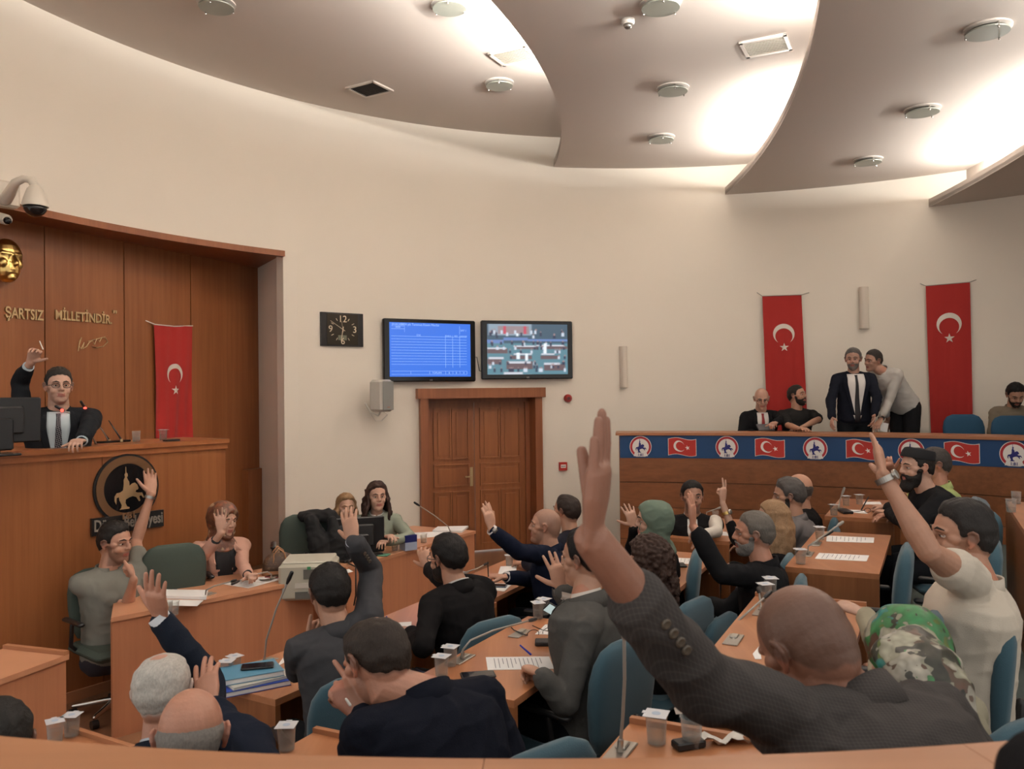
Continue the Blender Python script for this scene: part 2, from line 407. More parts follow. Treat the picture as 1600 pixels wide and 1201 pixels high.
# wood panel wall (straight)
pa = V((-3.23, 10.61, 0)); pd = (V((-4.53, 7.66, 0))-pa).normalized(); pn = V((-pd.y, pd.x, 0)); pn = pn if pn.x > 0 else -pn
groot = None
mb = MB()
seams = [0]
for x in (298, 194, 70): seams.append((Pp(x, 480, pa, pn)-pa).dot(pd))
seams += [seams[-1]+1.0, seams[-1]+2.0, seams[-1]+3.0]
for i in range(len(seams)-1):
    a, b = seams[i]+(.006 if i else -.05), seams[i+1]-.006
    c = pa+pd*((a+b)/2)-pn*.02; mb.box((c.x, c.y, 1.95), (b-a, .04, 3.9), math.atan2(pd.y, pd.x))
c = pa+pd*2.2-pn*.05; mb.box((c.x, c.y, 1.95), (4.8, .02, 3.9), math.atan2(pd.y, pd.x))
struct(mb.build('wall_left', WALLW))
# lintel: curved front strip and soffit of the recess
mb = MB(); ar = arc(aj, 205, 60, WR-.05); al_ = arc(aj, 205, 40, WR+1.9)
mb.prism(ar+arc(aj, 205, 60, WR+.03)[::-1], 3.72, 3.785)
o = mb.build('trim_1', CASW); struct(o)
mb = MB(); mb.prism(arc(aj, 205, 40, WR+.04)+[( -5.2-.9, 4.5), (pa+pd*4.6-pn*.02)[:2], (pb)[:2]], 3.745, 3.788)
struct(mb.build('ceiling_soffit', CASW))
# small plinth in the corner of the recess
mb = MB(); q = pa+pd*.17; mb.box((q.x+pn.x*.05, q.y+pn.y*.05, .6), (.30, .10, 1.2), math.atan2(pd.y, pd.x)); struct(mb.build('trim_2', WALLW))

# floors
def tierline(p, Y0, Y1, ang_=27.): 
    t = math.tan(math.radians(ang_)); return [(p[0]+(Y-p[1])*t, Y) for Y in (Y0, Y1)]
mb = MB(); mb.box((1.5, 4.5, -.05), (16, 15, .1)); o = mb.build('floor', FLOORW); struct(o)
for nm, p, z0 in (('floor_tier_1', (-.62, 3.4), .15), ('floor_tier_2', (.16, 2.3), .35), ('floor_tier_3', (3.36, 5.9), .55)):
    a, b = tierline(p, 1.3, 10.4); mb = MB(); mb.prism([a, (8.2, 1.3), (8.2, 10.4) if nm != 'x' else b, b], -.0 if nm == 'floor_tier_1' else z0-.2+.0, z0)
    struct(mb.build(nm, CARPET))
# ceilings
def eB(Y): return -10.01+math.sqrt(10.65**2-(Y-10.45)**2)
def eC(Y): return -15.67+math.sqrt(18.61**2-(Y-11.06)**2)
def eD(Y): return eC(Y)+2.33
Y0 = 2.6
def edge_pts(fn, off, n=40):
    out = []
    for i in range(n+1):
        Y = Y0+(11.6-Y0)*i/n; X = fn(Y)+off
        if (X-WC.x)**2+(Y-WC.y)**2 > (WR+.1)**2: break
        out.append((X, Y))
    return out
def wall_between(p, q, n=40):
    a0 = math.degrees(math.atan2(p[1]-WC.y, p[0]-WC.x)); a1 = math.degrees(math.atan2(q[1]-WC.y, q[0]-WC.x))
    return arc(a0, a1, n, WR+.1)
EB, EC, ED = edge_pts(eB, 0), edge_pts(eC, 0), edge_pts(eD, 0)
EBx, ECx, EDx = edge_pts(eB, .38), edge_pts(eC, .38), edge_pts(eD, .38)
mb = MB(); lw = arc(math.degrees(math.atan2(EBx[-1][1]-WC.y, EBx[-1][0]-WC.x)), 205, 60, WR+.1)
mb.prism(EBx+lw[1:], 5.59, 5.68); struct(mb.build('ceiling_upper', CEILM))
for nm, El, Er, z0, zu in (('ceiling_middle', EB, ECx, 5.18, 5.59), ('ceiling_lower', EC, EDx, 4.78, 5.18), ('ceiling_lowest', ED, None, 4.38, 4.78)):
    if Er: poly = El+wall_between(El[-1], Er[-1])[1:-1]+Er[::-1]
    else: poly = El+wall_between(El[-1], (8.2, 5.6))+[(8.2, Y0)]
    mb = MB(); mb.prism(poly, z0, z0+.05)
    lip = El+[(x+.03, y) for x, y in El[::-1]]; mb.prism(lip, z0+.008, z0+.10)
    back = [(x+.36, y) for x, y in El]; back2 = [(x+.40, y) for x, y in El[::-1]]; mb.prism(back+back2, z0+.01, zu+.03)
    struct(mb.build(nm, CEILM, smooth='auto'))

# ------------------------------------------------------------------ door
a_ = (dR-dL); a_.z = 0; dw = a_.length; a_.normalize(); nD = V((a_.y, -a_.x, 0)); dO = V((dL.x, dL.y, 0))
def DB(mb, u0, u1, z0, z1, d0, d1):
    c = dO+a_*((u0+u1)/2)+nD*((d0+d1)/2); mb.box((c.x, c.y, (z0+z1)/2), (u1-u0, abs(d1-d0), z1-z0), math.atan2(a_.y, a_.x))
mb = MB(); DB(mb, 0, .10, 0, 2.06, -.22, .10); DB(mb, dw-.10, dw, 0, 2.06, -.22, .10); DB(mb, -.04, dw+.04, 2.05, 2.18, -.22, .13)
DB(mb, .10, .16, 0, 2.05, -.22, -.12); DB(mb, dw-.16, dw-.10, 0, 2.05, -.22, -.12); DB(mb, .1, dw-.1, 1.99, 2.05, -.22, -.12)
dfr = mb.build('door_1', CASW); struct(dfr)
mid = dw*.475
for (u0, u1, hs) in ((.16, mid-.004, 1), (mid+.004, dw-.16, -1)):
    mb = MB(); DB(mb, u0, u1, .02, 1.99, -.20, -.16)
    st = .09
    w_ = u1-u0; cols = [(u0+st, u0+w_/2-.025), (u0+w_/2+.025, u1-st)]
    for z0, z1, cc in ((.12, .80, cols), (.90, 1.16, [(u0+st, u1-st)]), (1.26, 1.90, cols)):
        for c0, c1 in cc:
            for t0, t1, y0, y1 in ((c0-.02, c0, z0-.02, z1+.02), (c1, c1+.02, z0-.02, z1+.02), (c0, c1, z0-.02, z0), (c0, c1, z1, z1+.02)):
                DB(mb, t0, t1, y0, y1, -.16, -.142)
            DB(mb, c0+.04, c1-.04, z0+.04, z1-.04, -.16, -.148)
    lf = mb.build('door_leaf', DOORW, dfr)
    if hs == 1:
        mb = MB(); DB(mb, u1-.065, u1-.025, .88, 1.13, -.16, -.148); DB(mb, u1-.14, u1-.04, 1.0, 1.018, -.125, -.108); DB(mb, u1-.055, u1-.038, .998, 1.02, -.15, -.11)
        mb.build('door_handle', BRASS, lf)

# ------------------------------------------------------------------ helpers for wall mounted things
def wframe(x, y, off=0.):
    p = Pw(x, y, off); n = wall_n(p); a = V((-n.y, n.x, 0)); a = a if a.x > 0 else -a
    return p, a, n
def fbox(mb, o, a, n, u0, u1, v0, v1, d0, d1):
    c = o+a*((u0+u1)/2)+n*((d0+d1)/2)+V((0, 0, (v0+v1)/2)); mb.box(c, (abs(u1-u0), abs(d1-d0), abs(v1-v0)), math.atan2(a.y, a.x))
Z = V((0, 0, 1))

# clock
p, a, n = wframe(533, 515); cw = (Pw(566, 515)-Pw(500, 515)).length; ch_ = Pw(533, 489).z-Pw(533, 541).z
t = thing('wall_clock', 'black rectangular wall clock with pale numerals on the cream wall', 'clock', p)
mb = MB(); fbox(mb, p, a, n, -cw/2, cw/2, -ch_/2, ch_/2, 0, .035); mb.build('case', BLACK, t)
mb = MB(); fbox(mb, p, a, n, -cw*.36, cw*.36, -ch_*.46, ch_*.46, .035, .045); mb.build('dial', mat('clock_dial', (.028, .022, .014), .25), t)
o_ = p+n*.047; R0 = ch_*.36; PALE = mat('clock_marks', (.72, .62, .45), .4)
for s_, u, v in (('12', 0, .22), ('3', .30, 0), ('6', 0, -.44), ('9', -.30, 0)):
    text('numeral', s_, PALE, t, o_+a*(u*cw*.95)+Z*(v*ch_-.035 if v == 0 else v*ch_), a, Z, .115, .002)
mb = MB()
for k in range(12):
    if k % 3 == 0: continue
    g = k*PI/6; d = a*math.sin(g)*1.15+Z*math.cos(g); mb.chain([o_+d*R0*1.02, o_+d*R0*.84], [.004, .004], 6)
mb.build('hour_marks', PALE, t)
for ln, g, w in ((.14, 190, .006), (.19, 302, .004), (.1, 350, .002)):
    d = a*math.sin(math.radians(g))+Z*math.cos(math.radians(g)); mb = MB(); mb.chain([o_+n*.004-d*.03, o_+n*.004+d*ln], [w, w*.6], 6); mb.build('hand', PALE, t)
mb = MB(); fbox(mb, p, a, n, -.06, .05, -.13, -.07, .045, .048); mb.build('display_window', mat('lcd', (.16, .17, .12), .3), t)

# televisions
def tv(x0, x1, y0, y1, label):
    xm, ym = (x0+x1)/2, (y0+y1)/2
    p, a, n = wframe(xm, ym, .12); a = (Pw(x1, ym, .12)-Pw(x0, ym, .12)); w = a.length; a.z = 0; a.normalize(); n = V((a.y, -a.x, 0)); n = n if n.y < 0 else -n
    h = Pw(xm, y0, .12).z-Pw(xm, y1, .12).z
    t = thing('television', label, 'television', p)
    mb = MB(); c = p-n*.03; mb.box(c, (w, .07, h), math.atan2(a.y, a.x), bev=.012); mb.build('housing', GLOSS, t)
    mb = MB(); fbox(mb, p, a, n, -.2, .2, -.15, .15, -.10, -.06); mb.build('wall_bracket', BLACK, t)
    sw, sh = w*.88, h*.86; sc = p+n*.007+Z*h*.01
    text('brand_logo', 'LG', mat('tv_logo', (.35, .35, .36), .4), t, p+n*.006-Z*(h*.485), a, Z, .03, .001)
    return t, sc, a, n, sw, sh
t, sc, a, n, sw, sh = tv(601, 745, 499, 596, 'wall television showing a plain blue voting table, left of the pair')
BL = mat('screen_blue', (.0, .0, .0), .3, emit=(.045, .17, .72), es=1.0); WL = mat('screen_line', (0, 0, 0), .3, emit=(.35, .55, 1.), es=1.)
mb = MB(); fbox(mb, sc, a, n, -sw/2, sw/2, -sh/2, sh/2, 0, .002); scr = mb.build('screen', BL, t)
mb = MB()
def ln(u0, u1, v0, v1): fbox(mb, sc, a, n, u0*sw, u1*sw, v0*sh, v1*sh, .002, .0035)
for k in range(11): v = .245-k*.052; ln(-.48, .45, v, v+.005)
for u in (.18, .27, .36): ln(u, u+.003, -.33, .28)
ln(-.48, .45, -.40, -.395); ln(-.48, .45, -.46, -.455); ln(-.48, -.32, .38, .385); ln(-.48, -.32, .43, .433); ln(-.32, -.318, .32, .43); ln(.36, .363, .3, .46)
for u in (-.25, -.02, .18, .27, .36, .45): ln(u, u+.003, -.46, -.40)
mb.build('table_lines', WL, scr)
for s_, u, v, sz in (('09.09.2024', -.40, .445, .035), ('18:06', -.40, .40, .032), ('2024 yılı Temmuz Kasım Meclisi', -.13, .445, .04), ('SAY 1', .41, .36, .035), ('ÜYE', -.15, .255, .03), ('KABUL', .22, .255, .026), ('RED', .315, .255, .026), ('ÇEKİMSER', .41, .255, .022), ('TOPLAM', .07, -.445, .034), ('0', .225, -.445, .034), ('0', .315, -.445, .034), ('0', .41, -.445, .034)):
    text('screen_text', s_, WL, scr, sc+n*.003+a*(u*sw)+Z*(v*sh), a, Z, sz, .0005)
t, sc, a, n, sw, sh = tv(753, 896, 501, 592, 'wall television showing the live hall picture, right of the pair')
NX, NY = 120, 70; img = np.zeros((NY, NX, 3)); rg = random.Random(3)
def rct(u0, u1, v0, v1, c): img[int(v0*NY):max(int(v0*NY)+1, int(v1*NY)), int(u0*NX):max(int(u0*NX)+1, int(u1*NX))] = c
rct(0, 1, 0, 1, (.05, .09, .13)); rct(.02, .55, .78, 1, (.22, .29, .36)); rct(.14, .52, .8, .97, (.26, .2, .22)); rct(.2, .24, .8, .96, (.45, .06, .1)); rct(.45, .49, .8, .96, (.45, .06, .1))
rct(0, 1, 0, .62, (.09, .20, .25)); rct(0, .2, .62, .69, (.12, .2, .42)); rct(.2, .5, .68, .73, (.12, .2, .42)); rct(.5, 1, .66, .71, (.12, .2, .42))
for q in ((.0, .25, .42, .52), (.34, .62, .50, .56), (.66, 1, .50, .57), (.3, .55, .30, .38), (0, .18, .2, .32), (.66, .9, .3, .38), (.24, .56, .1, .26), (.7, .97, .08, .2)): rct(*q, (.12, .08, .09))
for q in ((.33, .6, .55, .58), (.66, .95, .56, .59), (.33, .55, .39, .42), (.67, .84, .39, .42), (.26, .54, .22, .26), (.7, .9, .19, .23), (.02, .2, .31, .35), (.2, .44, .01, .05), (.0, .24, .50, .53)): rct(*q, (.5, .52, .58))
for k in range(80):
    u = rg.uniform(.02, .96); v = rg.choice([.84, .80, .75, .6, .62, .52, .45, .33, .22, .15, .08]); c = (.03, .035, .07) if rg.random() < .62 else (.5, .56, .65)
    rct(u, u+.026, v-.03, v+.035, c); rct(u+.008, u+.02, v+.035, v+.065, (.3, .2, .2))
for q in ((.70, .74, .42, .62), (.36, .39, .76, .82), (.47, .50, .28, .42), (.36, .40, .3, .43)): rct(*q, (.7, .76, .82))
img = (img+np.roll(img, 1, 0)+np.roll(img, 1, 1)+np.roll(img, -1, 1))/4
vs = [sc+n*.002+a*((i/NX-.5)*sw)+Z*((j/NY-.5)*sh) for j in range(NY+1) for i in range(NX+1)]
mb = MB().add(vs, [(j*(NX+1)+i, j*(NX+1)+i+1, (j+1)*(NX+1)+i+1, (j+1)*(NX+1)+i) for j in range(NY) for i in range(NX)])
SM = bpy.data.materials.new('screen_picture'); SM.use_nodes = True; nb_ = SM.node_tree; at_ = nb_.nodes.new('ShaderNodeAttribute'); at_.attribute_name = 'Pic'
pb_ = nb_.nodes['Principled BSDF']; pb_.inputs['Base Color'].default_value = (0, 0, 0, 1); nb_.links.new(at_.outputs['Color'], pb_.inputs['Emission Color']); pb_.inputs['Emission Strength'].default_value = 1.1; pb_.inputs['Roughness'].default_value = .35
scr = mb.build('screen', SM, t, fixn=False); ca = scr.data.color_attributes.new('Pic', 'FLOAT_COLOR', 'CORNER')
cc_ = np.repeat(np.concatenate([img.reshape(-1, 3), np.ones((NX*NY, 1))], 1), 4, axis=0); ca.data.foreach_set('color', cc_.ravel())
# cable between the televisions
c0, c1 = Pw(745, 560, .05), Pw(753, 575, .05); mb = MB(); mb.chain([c0-V((.1, 0, 0)), c0+Z*.02, (c0+c1)/2-Z*.1, c1-Z*.04, c1+V((.1, 0, 0))], [.006]*5, 6)
tag(mb.build('cable', BLACK), 'black cable running between the two wall televisions', 'cable')

# loudspeaker
p, a, n = wframe(596, 618, .30); n2 = Matrix.Rotation(math.radians(28), 3, 'Z')@n; a2 = V((-n2.y, n2.x, 0)); a2 = a2 if a2.x > 0 else -a2
t = thing('loudspeaker', 'grey box loudspeaker bracketed on the wall left of the double door', 'loudspeaker', p)
mb = MB(); mb.box(p, (.25, .20, .39), math.atan2(a2.y, a2.x), bev=.03); mb.build('cabinet', mat('speaker_grey', (.48, .46, .42), .6), t, 'auto')
mb = MB(); c = p+n2*.101; mb.box(c, (.21, .012, .35), math.atan2(a2.y, a2.x), bev=.005); mb.build('grille', mat('grille', (.30, .31, .29), .7, bump=.8, bscale=600), t)
mb = MB(); mb.box(p+n2*.108-Z*.14, (.05, .004, .012), math.atan2(a2.y, a2.x)); mb.build('badge', mat('badge', (.4, .2, .15), .5), t)
mb = MB(); mb.chain([p-n2*.02-Z*.19, p-n2*.05-Z*.24, p-n2*.17-Z*.2, p-n2*.24-Z*.1], [.012]*4, 8); mb.build('bracket', WHITE, t)
q = Pw(580, 645, .02); mb = MB(); mb.chain([q+Z*.1, q-Z*.02, q+a*.06-Z*.1, q+a*.14-Z*.1, q+a*.2-Z*.02+n*.05, p-Z*.18], [.006]*6, 6); mb.build('cord', WHITE, t)

# sconces
for x, y, y0, y1, w, lb in ((974, 573, 541, 605, .11, 'narrow white half-round wall lamp left of the gallery, lower of two'), (1350, 481, 449, 514, .12, 'narrow white half-round wall lamp between the two tall red flags')):
    p, a, n = wframe(x, y); h = Pw(x, y0).z-Pw(x, y1).z
    mb = MB(); pr = [(a*math.cos(g)*w/2+n*math.sin(g)*.09) for g in [PI*i/12 for i in range(13)]]
    vs = [p+q+Z*s_*h/2 for s_ in (-1, 1) for q in pr]; m_ = 13
    mb.add(vs, [tuple(range(12, -1, -1)), tuple(range(13, 26))]+[(i, (i+1) % 13, 13+(i+1) % 13, 13+i) for i in range(13)])
    o = mb.build('wall_lamp', mat('lamp_cover', (.66, .60, .52), .5), smooth='auto'); tag(o, lb, 'wall lamp')
# siren and fire call point
p, a, n = wframe(887, 622); t = thing('fire_siren', 'round red fire siren on the wall right of the televisions', 'alarm', p)
Mn = Matrix((a, Z, n)).transposed(); mb = MB(); mb.lathe([(.055, 0), (.055, .03), (.04, .06), (.0, .06)], p, 20, Mn); mb.build('sounder', mat('alarm_red', (.35, .02, .015), .4), t)
mb = MB(); mb.lathe([(.022, .06), (.022, .075), (0, .075)], p, 14, Mn); mb.build('lens', mat('alarm_dark', (.1, .01, .01), .3), t)
p, a, n = wframe(879, 728); t = thing('fire_call_point', 'small square red fire alarm button on the wall right of the door', 'alarm', p)
mb = MB(); fbox(mb, p, a, n, -.055, .055, -.055, .055, 0, .045); mb.build('box', mat('call_red', (.45, .03, .02), .4), t)
mb = MB(); fbox(mb, p, a, n, -.035, .035, -.02, .025, .045, .05); mb.build('glass_panel', PWHITE, t)
mb = MB()
for k in (-1, 0, 1): fbox(mb, p, a, n, k*.02-.006, k*.02+.006, -.006, .008, .05, .052)
mb.build('printed_mark', INK, t)

# ------------------------------------------------------------------ flags
def crescent(r=1., d=.25, ri=.8, n=40):
    # open towards +x ; outer circle r, inner circle ri offset d
    x = (r*r-ri*ri+d*d)/(2*d); y = math.sqrt(max(0, r*r-x*x)); t0 = math.atan2(y, x); t1 = math.atan2(y, x-d)
    o = [(r*math.cos(t0+(2*PI-2*t0)*i/n), r*math.sin(t0+(2*PI-2*t0)*i/n)) for i in range(n+1)]
    i_ = [(d+ri*math.cos(2*PI-t1-(2*PI-2*t1)*i/n), ri*math.sin(2*PI-t1-(2*PI-2*t1)*i/n)) for i in range(1, n)]
    return o, i_
def star(r, rot=0.):
    return [((r if k % 2 == 0 else r*.39)*math.cos(rot+k*PI/5), (r if k % 2 == 0 else r*.39)*math.sin(rot+k*PI/5)) for k in range(10)]
def strip_poly(mb, o, i_, f, d):
    """crescent as quad strip through mapping f(u,v)->point"""
    n = len(o)-1; inner = [o[-1]]+i_+[o[0]]; inner = inner[::-1]
    vs = [f(*q) for q in o]+[f(*q) for q in inner]
    fs = []
    for k in range(n):
        fs.append((k, k+1, n+1+min(k+1, len(inner)-1), n+1+min(k, len(inner)-1)))
    mb.add(vs, fs)
def tri_fan(mb, poly, f):
    c = (sum(x for x, y in poly)/len(poly), sum(y for x, y in poly)/len(poly)); vs = [f(*c)]+[f(*q) for q in poly]; n = len(poly)
    mb.add(vs, [(0, 1+i, 1+(i+1) % n) for i in range(n)])
def banner(label, TL, TR, BL_, BR, n, cv, rc, starv, rs, shift=0):
    """hanging flag; corners in space, n outward normal; cv crescent centre fraction from top"""
    t = thing('hanging_flag', label, 'flag', (TL+TR)/2)
    w = (TR-TL).length
    def f(u, v, off=0.):
        top = TL.lerp(TR, u); bot = BL_.lerp(BR, u); p = top.lerp(bot, v)
        wv = .012*math.sin(u*9+v*5)*v+.008*math.sin(u*23+1+v*2)*(.3+v)
        return p+n*(.035+wv+off)
    mb = MB(); NU, NV = 18, 40; vs = []
    for off in (0, -.003):
        for j in range(NV+1):
            for i in range(NU+1): vs.append(f(i/NU, j/NV, off))
    m1 = (NU+1)*(NV+1); fs = []
    for j in range(NV):
        for i in range(NU):
            q = (j*(NU+1)+i, j*(NU+1)+i+1, (j+1)*(NU+1)+i+1, (j+1)*(NU+1)+i); fs.append(q); fs.append(tuple(m1+k for k in q[::-1]))
    mb.add(vs, fs); mb.build('cloth', RED, t, True)
    H_ = (TL-BL_).length
    def g(du, dv): return f(.5+shift+du*rc/w, cv+dv*rc/H_, .004)
    o_, i_ = crescent(); o_ = [(y, -x) for x, y in o_]; i_ = [(y, -x) for x, y in i_]  # open downward (dv positive = down)
    mb = MB(); strip_poly(mb, [(x, -y) for x, y in o_], [(x, -y) for x, y in i_], lambda x, y: g(x, y), 0); mb.build('crescent', FWHITE, t, fixn=False)
    mb = MB(); tri_fan(mb, star(1, -PI/2), lambda x, y: f(.5+shift+x*rs/w, starv+y*rs/H_, .004)); mb.build('star', FWHITE, t, fixn=False)
    return t
pT = lambda x, y: Pp(x, y, pa, pn)
t = banner('tall red flag on the wood wall behind the chairman', pT(237, 508), pT(297, 510), pT(241, 684), pT(296, 684), pn, .43, .112, .575, .055, .02)
mb = MB(); mb.chain([pT(226, 501)+pn*.02, pT(238, 507)+pn*.04, pT(268, 510)+pn*.04, pT(299, 509)+pn*.02], [.006]*4, 6); mb.build('string', PWHITE, t)
def wb(x, y): return Pw(x, y, .02)
for lb, c4, cv, sv, rc, rs, st_ in (('tall red flag on the cream wall behind the suited pair, nearer the door', ((1191, 463), (1252, 461), (1199, 672), (1262, 672)), .285, .385, .135, .06, ((1183, 457), (1264, 457))),
                   ('tall red flag on the cream wall at far right of the gallery', ((1447, 447), (1516, 441), (1455, 676), (1521, 676)), .27, .365, .14, .062, ((1438, 443), (1525, 437)))):
    q = [wb(*c) for c in c4]; n = wall_n((q[0]+q[1])/2)
    t = banner(lb, q[0], q[1], q[2], q[3], n, cv, rc, sv, rs, .01)
    mb = MB(); mb.chain([wb(*st_[0]), q[0]+n*.035, q[1]+n*.035, wb(*st_[1])], [.005]*4, 6); mb.build('string', STEEL, t)

# ------------------------------------------------------------------ rider emblem outline (unit box)
RIDER = [(.28,.06),(.56,.06),(.57,.09),(.49,.12),(.45,.20),(.46,.27),(.56,.31),(.66,.33),(.76,.30),(.84,.20),(.88,.21),(.85,.31),(.90,.33),(.97,.26),(.99,.29),(.93,.39),(.80,.40),(.74,.42),(.77,.47),(.80,.46),(.83,.50),(.79,.58),(.72,.63),(.63,.61),(.57,.57),(.56,.66),(.52,.71),(.495,.76),(.52,.79),(.515,.845),(.482,.87),(.474,1.0),(.456,1.0),(.452,.86),(.425,.83),(.44,.77),(.40,.71),(.40,.60),(.38,.48),(.30,.44),(.20,.43),(.14,.36),(.14,.26),(.19,.18),(.20,.24),(.20,.32),(.26,.34),(.28,.26),(.34,.16),(.33,.10)]
def tess(mb, poly, f):
    from mathutils.geometry import tessellate_polygon
    vs = [f(*q) for q in poly]; tr = tessellate_polygon([[V((x, y, 0)) for x, y in poly]]); mb.add(vs, [tuple(t_) for t_ in tr])

# ------------------------------------------------------------------ podium desk
q0 = V((-3.11, 5.79, 0)); q1 = Pz(352, 685, 1.76); q1.z = 0; pdir = (q1-V((-3.35, 5.43, 0))).normalized(); q0 = V((-3.35, 5.43, 0)); pdn = V((pdir.y, -pdir.x, 0))
pod = thing('podium_desk', 'high wooden chairman podium with round rider emblem and small panelled front', 'podium', (q1.x, q1.y, 0))
Lp = 3.4; rz = math.atan2(pdir.y, pdir.x)
def PB(mb, u0, u1, v0, v1, z0, z1):  # u back from right end, v into the podium
    c = q1-pdir*((u0+u1)/2)-pdn*((v0+v1)/2); mb.box((c.x, c.y, (z0+z1)/2), (abs(u1-u0), abs(v1-v0), z1-z0), rz)
mb = MB(); PB(mb, .0, 1.035, 0, .04, 0, 1.70); PB(mb, 1.04, 3.4, 0, .04, 0, 1.70); PB(mb, 0, .04, .04, .85, 0, 1.70); mb.build('front_panel', PODW, pod)
mb = MB(); PB(mb, -.02, 3.4, -.03, .60, 1.725, 1.76); PB(mb, -.01, 3.4, -.015, .03, 1.68, 1.725); mb.build('desktop', wood('podium_top', (.42, .17, .07), (.33, .125, .05), 'y', .3, .7, -.5), pod)
mb = MB(); PB(mb, .3, 3.4, -.02, .0, 0, .07); mb.build('skirting', EDGE, pod)
mb = MB(); PB(mb, .04, 3.4, .3, 1.55, 0, .85); mb.build('dais', PODW, pod)
def pf(x, y, off=0.): return Pp(x, y, q1+pdn*off, pdn)
c = pf(197, 762); rr = .235; az_ = Z
mb = MB()
def disc(mb, c, r, d0, d1, n_=48):
    Mx = Matrix((pdir, Z, pdn)).transposed(); mb.lathe([(r, d0), (r, d1), (0, d1)], c, n_, Mx)
disc(mb, c, .252, 0, .015); em_ = mb.build('emblem_disc', BLACK, pod)
mb = MB(); Mx = Matrix((pdir, Z, pdn)).transposed(); mb.lathe([(.180, .015), (.180, .022), (.236, .022), (.236, .015)], c, 48, Mx); mb.build('emblem_ring', mat('bronze', (.30, .17, .09), .35, metal=.8), em_)
disc2 = MB(); Mx = Mx; disc2.lathe([(.178, .015), (.178, .019), (0, .019)], c, 40, Mx); disc2.build('emblem_field', GLOSS, em_)
mb = MB(); tess(mb, RIDER, lambda x, y: c+pdir*((x-.52)*.27)+Z*((y-.52)*.33+.0)+pdn*.024); mb.build('rider_figure', mat('rider_gold', (.45, .30, .16), .45, metal=.5), em_, fixn=False)
text('emblem_number', '1:81', mat('letter_bronze', (.35, .21, .12), .4, metal=.6), em_, c-Z*.222+pdn*.03, pdir, Z, .065, .006, bold=.002)
b0, b1 = pf(141, 822), pf(253, 806); bw = (b1-b0); bl = bw.length; 
mb = MB(); bc = (b0+b1)/2; bc.z -= .01
mb.box(bc+pdn*.012, (bl, .024, .125), rz); nb = mb.build('name_board', BLACK, pod)
text('letters', 'Düzce Belediyesi', mat('letter_dark', (.22, .19, .16), .45), nb, bc+pdn*.026-Z*.03, pdir, Z, .115, .006, width=bl*.95, bold=.002)

# gold relief mask, lettering and signature on the wood wall
mc = pT(1, 408); t = thing('face_relief', 'shiny gold face relief mounted on the wood wall at left edge', 'relief', mc)
mb = MB(); Mf = Matrix((-pd, pn, Z)).transposed()
def fl(x, y, z_): return mc+Mf@V((x, y+.06, z_))
mb.ell(fl(0, .02, .04), (.135, .10, .16), Mf); mb.ell(fl(0, .03, -.07), (.105, .10, .13), Mf); mb.ell(fl(0, .09, -.155), (.04, .035, .035), Mf)
mb.chain([fl(0, .11, .04), fl(0, .15, -.035)], [.016, .026], 10, ); mb.chain([fl(-.09, .085, .055), fl(-.03, .105, .05), fl(.03, .105, .05), fl(.09, .085, .055)], [.018]*4, 8)
mb.chain([fl(-.04, .112, -.09), fl(0, .122, -.085), fl(.04, .112, -.09)], [.01]*3, 8); mb.chain([fl(-.035, .112, -.112), fl(.035, .112, -.112)], [.012]*2, 8)
for s_ in (-1, 1): mb.ell(fl(s_*.07, .075, -.03), (.04, .04, .05), Mf); mb.ell(fl(s_*.05, .092, .02), (.025, .016, .012), Mf); mb.ell(fl(s_*.137, -.0, -.01), (.015, .03, .05), Mf)
finish(fuse(mb, .007, 3), 'relief', GOLD, t)
ax = -pd
def wtext(nm, s_, x0, y0, x1, y1, h, lb):
    A, B = pT(x0, y0), pT(x1, y1); m_ = (A+B)/2; m_.z = (A.z+B.z)/2
    o = text(nm, s_, BRASS, None, m_+pn*.01, ax, Z, h, .008, width=(B-A).length, bold=.003)
    tag(o, lb, 'lettering')
wtext('wall_lettering', 'ŞARTSIZ', 6, 497, 66, 499, .135, 'brass letters reading ŞARTSIZ on the wood wall')
wtext('wall_lettering', 'MİLLETİNDİR.', 85, 499, 173, 505, .125, 'brass letters reading MİLLETİNDİR on the wood wall')
wtext('wall_lettering', '"', 175, 496, 181, 496, .1, 'small brass closing quote mark after the wall lettering')
mb = MB(); sg = [(121, 548), (123, 533), (126, 527), (122, 540), (125, 545), (130, 535), (128, 545), (134, 541), (138, 535), (143, 532), (146, 538), (150, 529), (154, 534), (158, 527), (164, 528), (167, 534), (160, 541), (150, 543), (143, 541)]
mb.chain([pT(*s_)+pn*.012 for s_ in sg], [.005]*len(sg), 6); mb.chain([pT(137, 533)+pn*.012, pT(163, 526)+pn*.012], [.004]*2, 6)
tag(mb.build('wall_signature', BRASS), 'thin brass signature below the wall lettering', 'lettering')

# surveillance cameras top left
pc = Pw(8, 303, .02); n = wall_n(pc); n = V((.8, -.6, 0)); a = V((.6, .8, 0))
CAMW = mat('camera_white', (.62, .57, .49), .4)
t = thing('dome_camera', 'large white dome security camera on a curved arm above the wood wall', 'security camera', pc)
mb = MB(); mb.box(Pw(2, 303, .06), (.26, .12, .22), math.atan2(a.y, a.x), bev=.02); mb.build('mounting_box', CAMW, t, 'auto')
Yc = 6.7
mb = MB(); mb.chain([P(8, 312, Yc+.15), P(16, 300, Yc+.1), P(24, 285, Yc), P(37, 279, Yc), P(48, 281, Yc), P(54, 290, Yc)], [.05, .045, .034, .03, .03, .035], 14); mb.build('arm', CAMW, t, True)
c = P(55, 313, Yc); mb = MB(); mb.lathe([(.0, .125), (.035, .12), (.06, .09), (.085, .02), (.098, -.03), (.098, -.05), (.0, -.05)], c, 28); mb.build('housing', CAMW, t, 'auto')
mb = MB(); mb.lathe([(.088, -.05), (.082, -.08), (.062, -.11), (.03, -.128), (0, -.132)], c, 28); mb.build('dome', GLOSS, t, True)
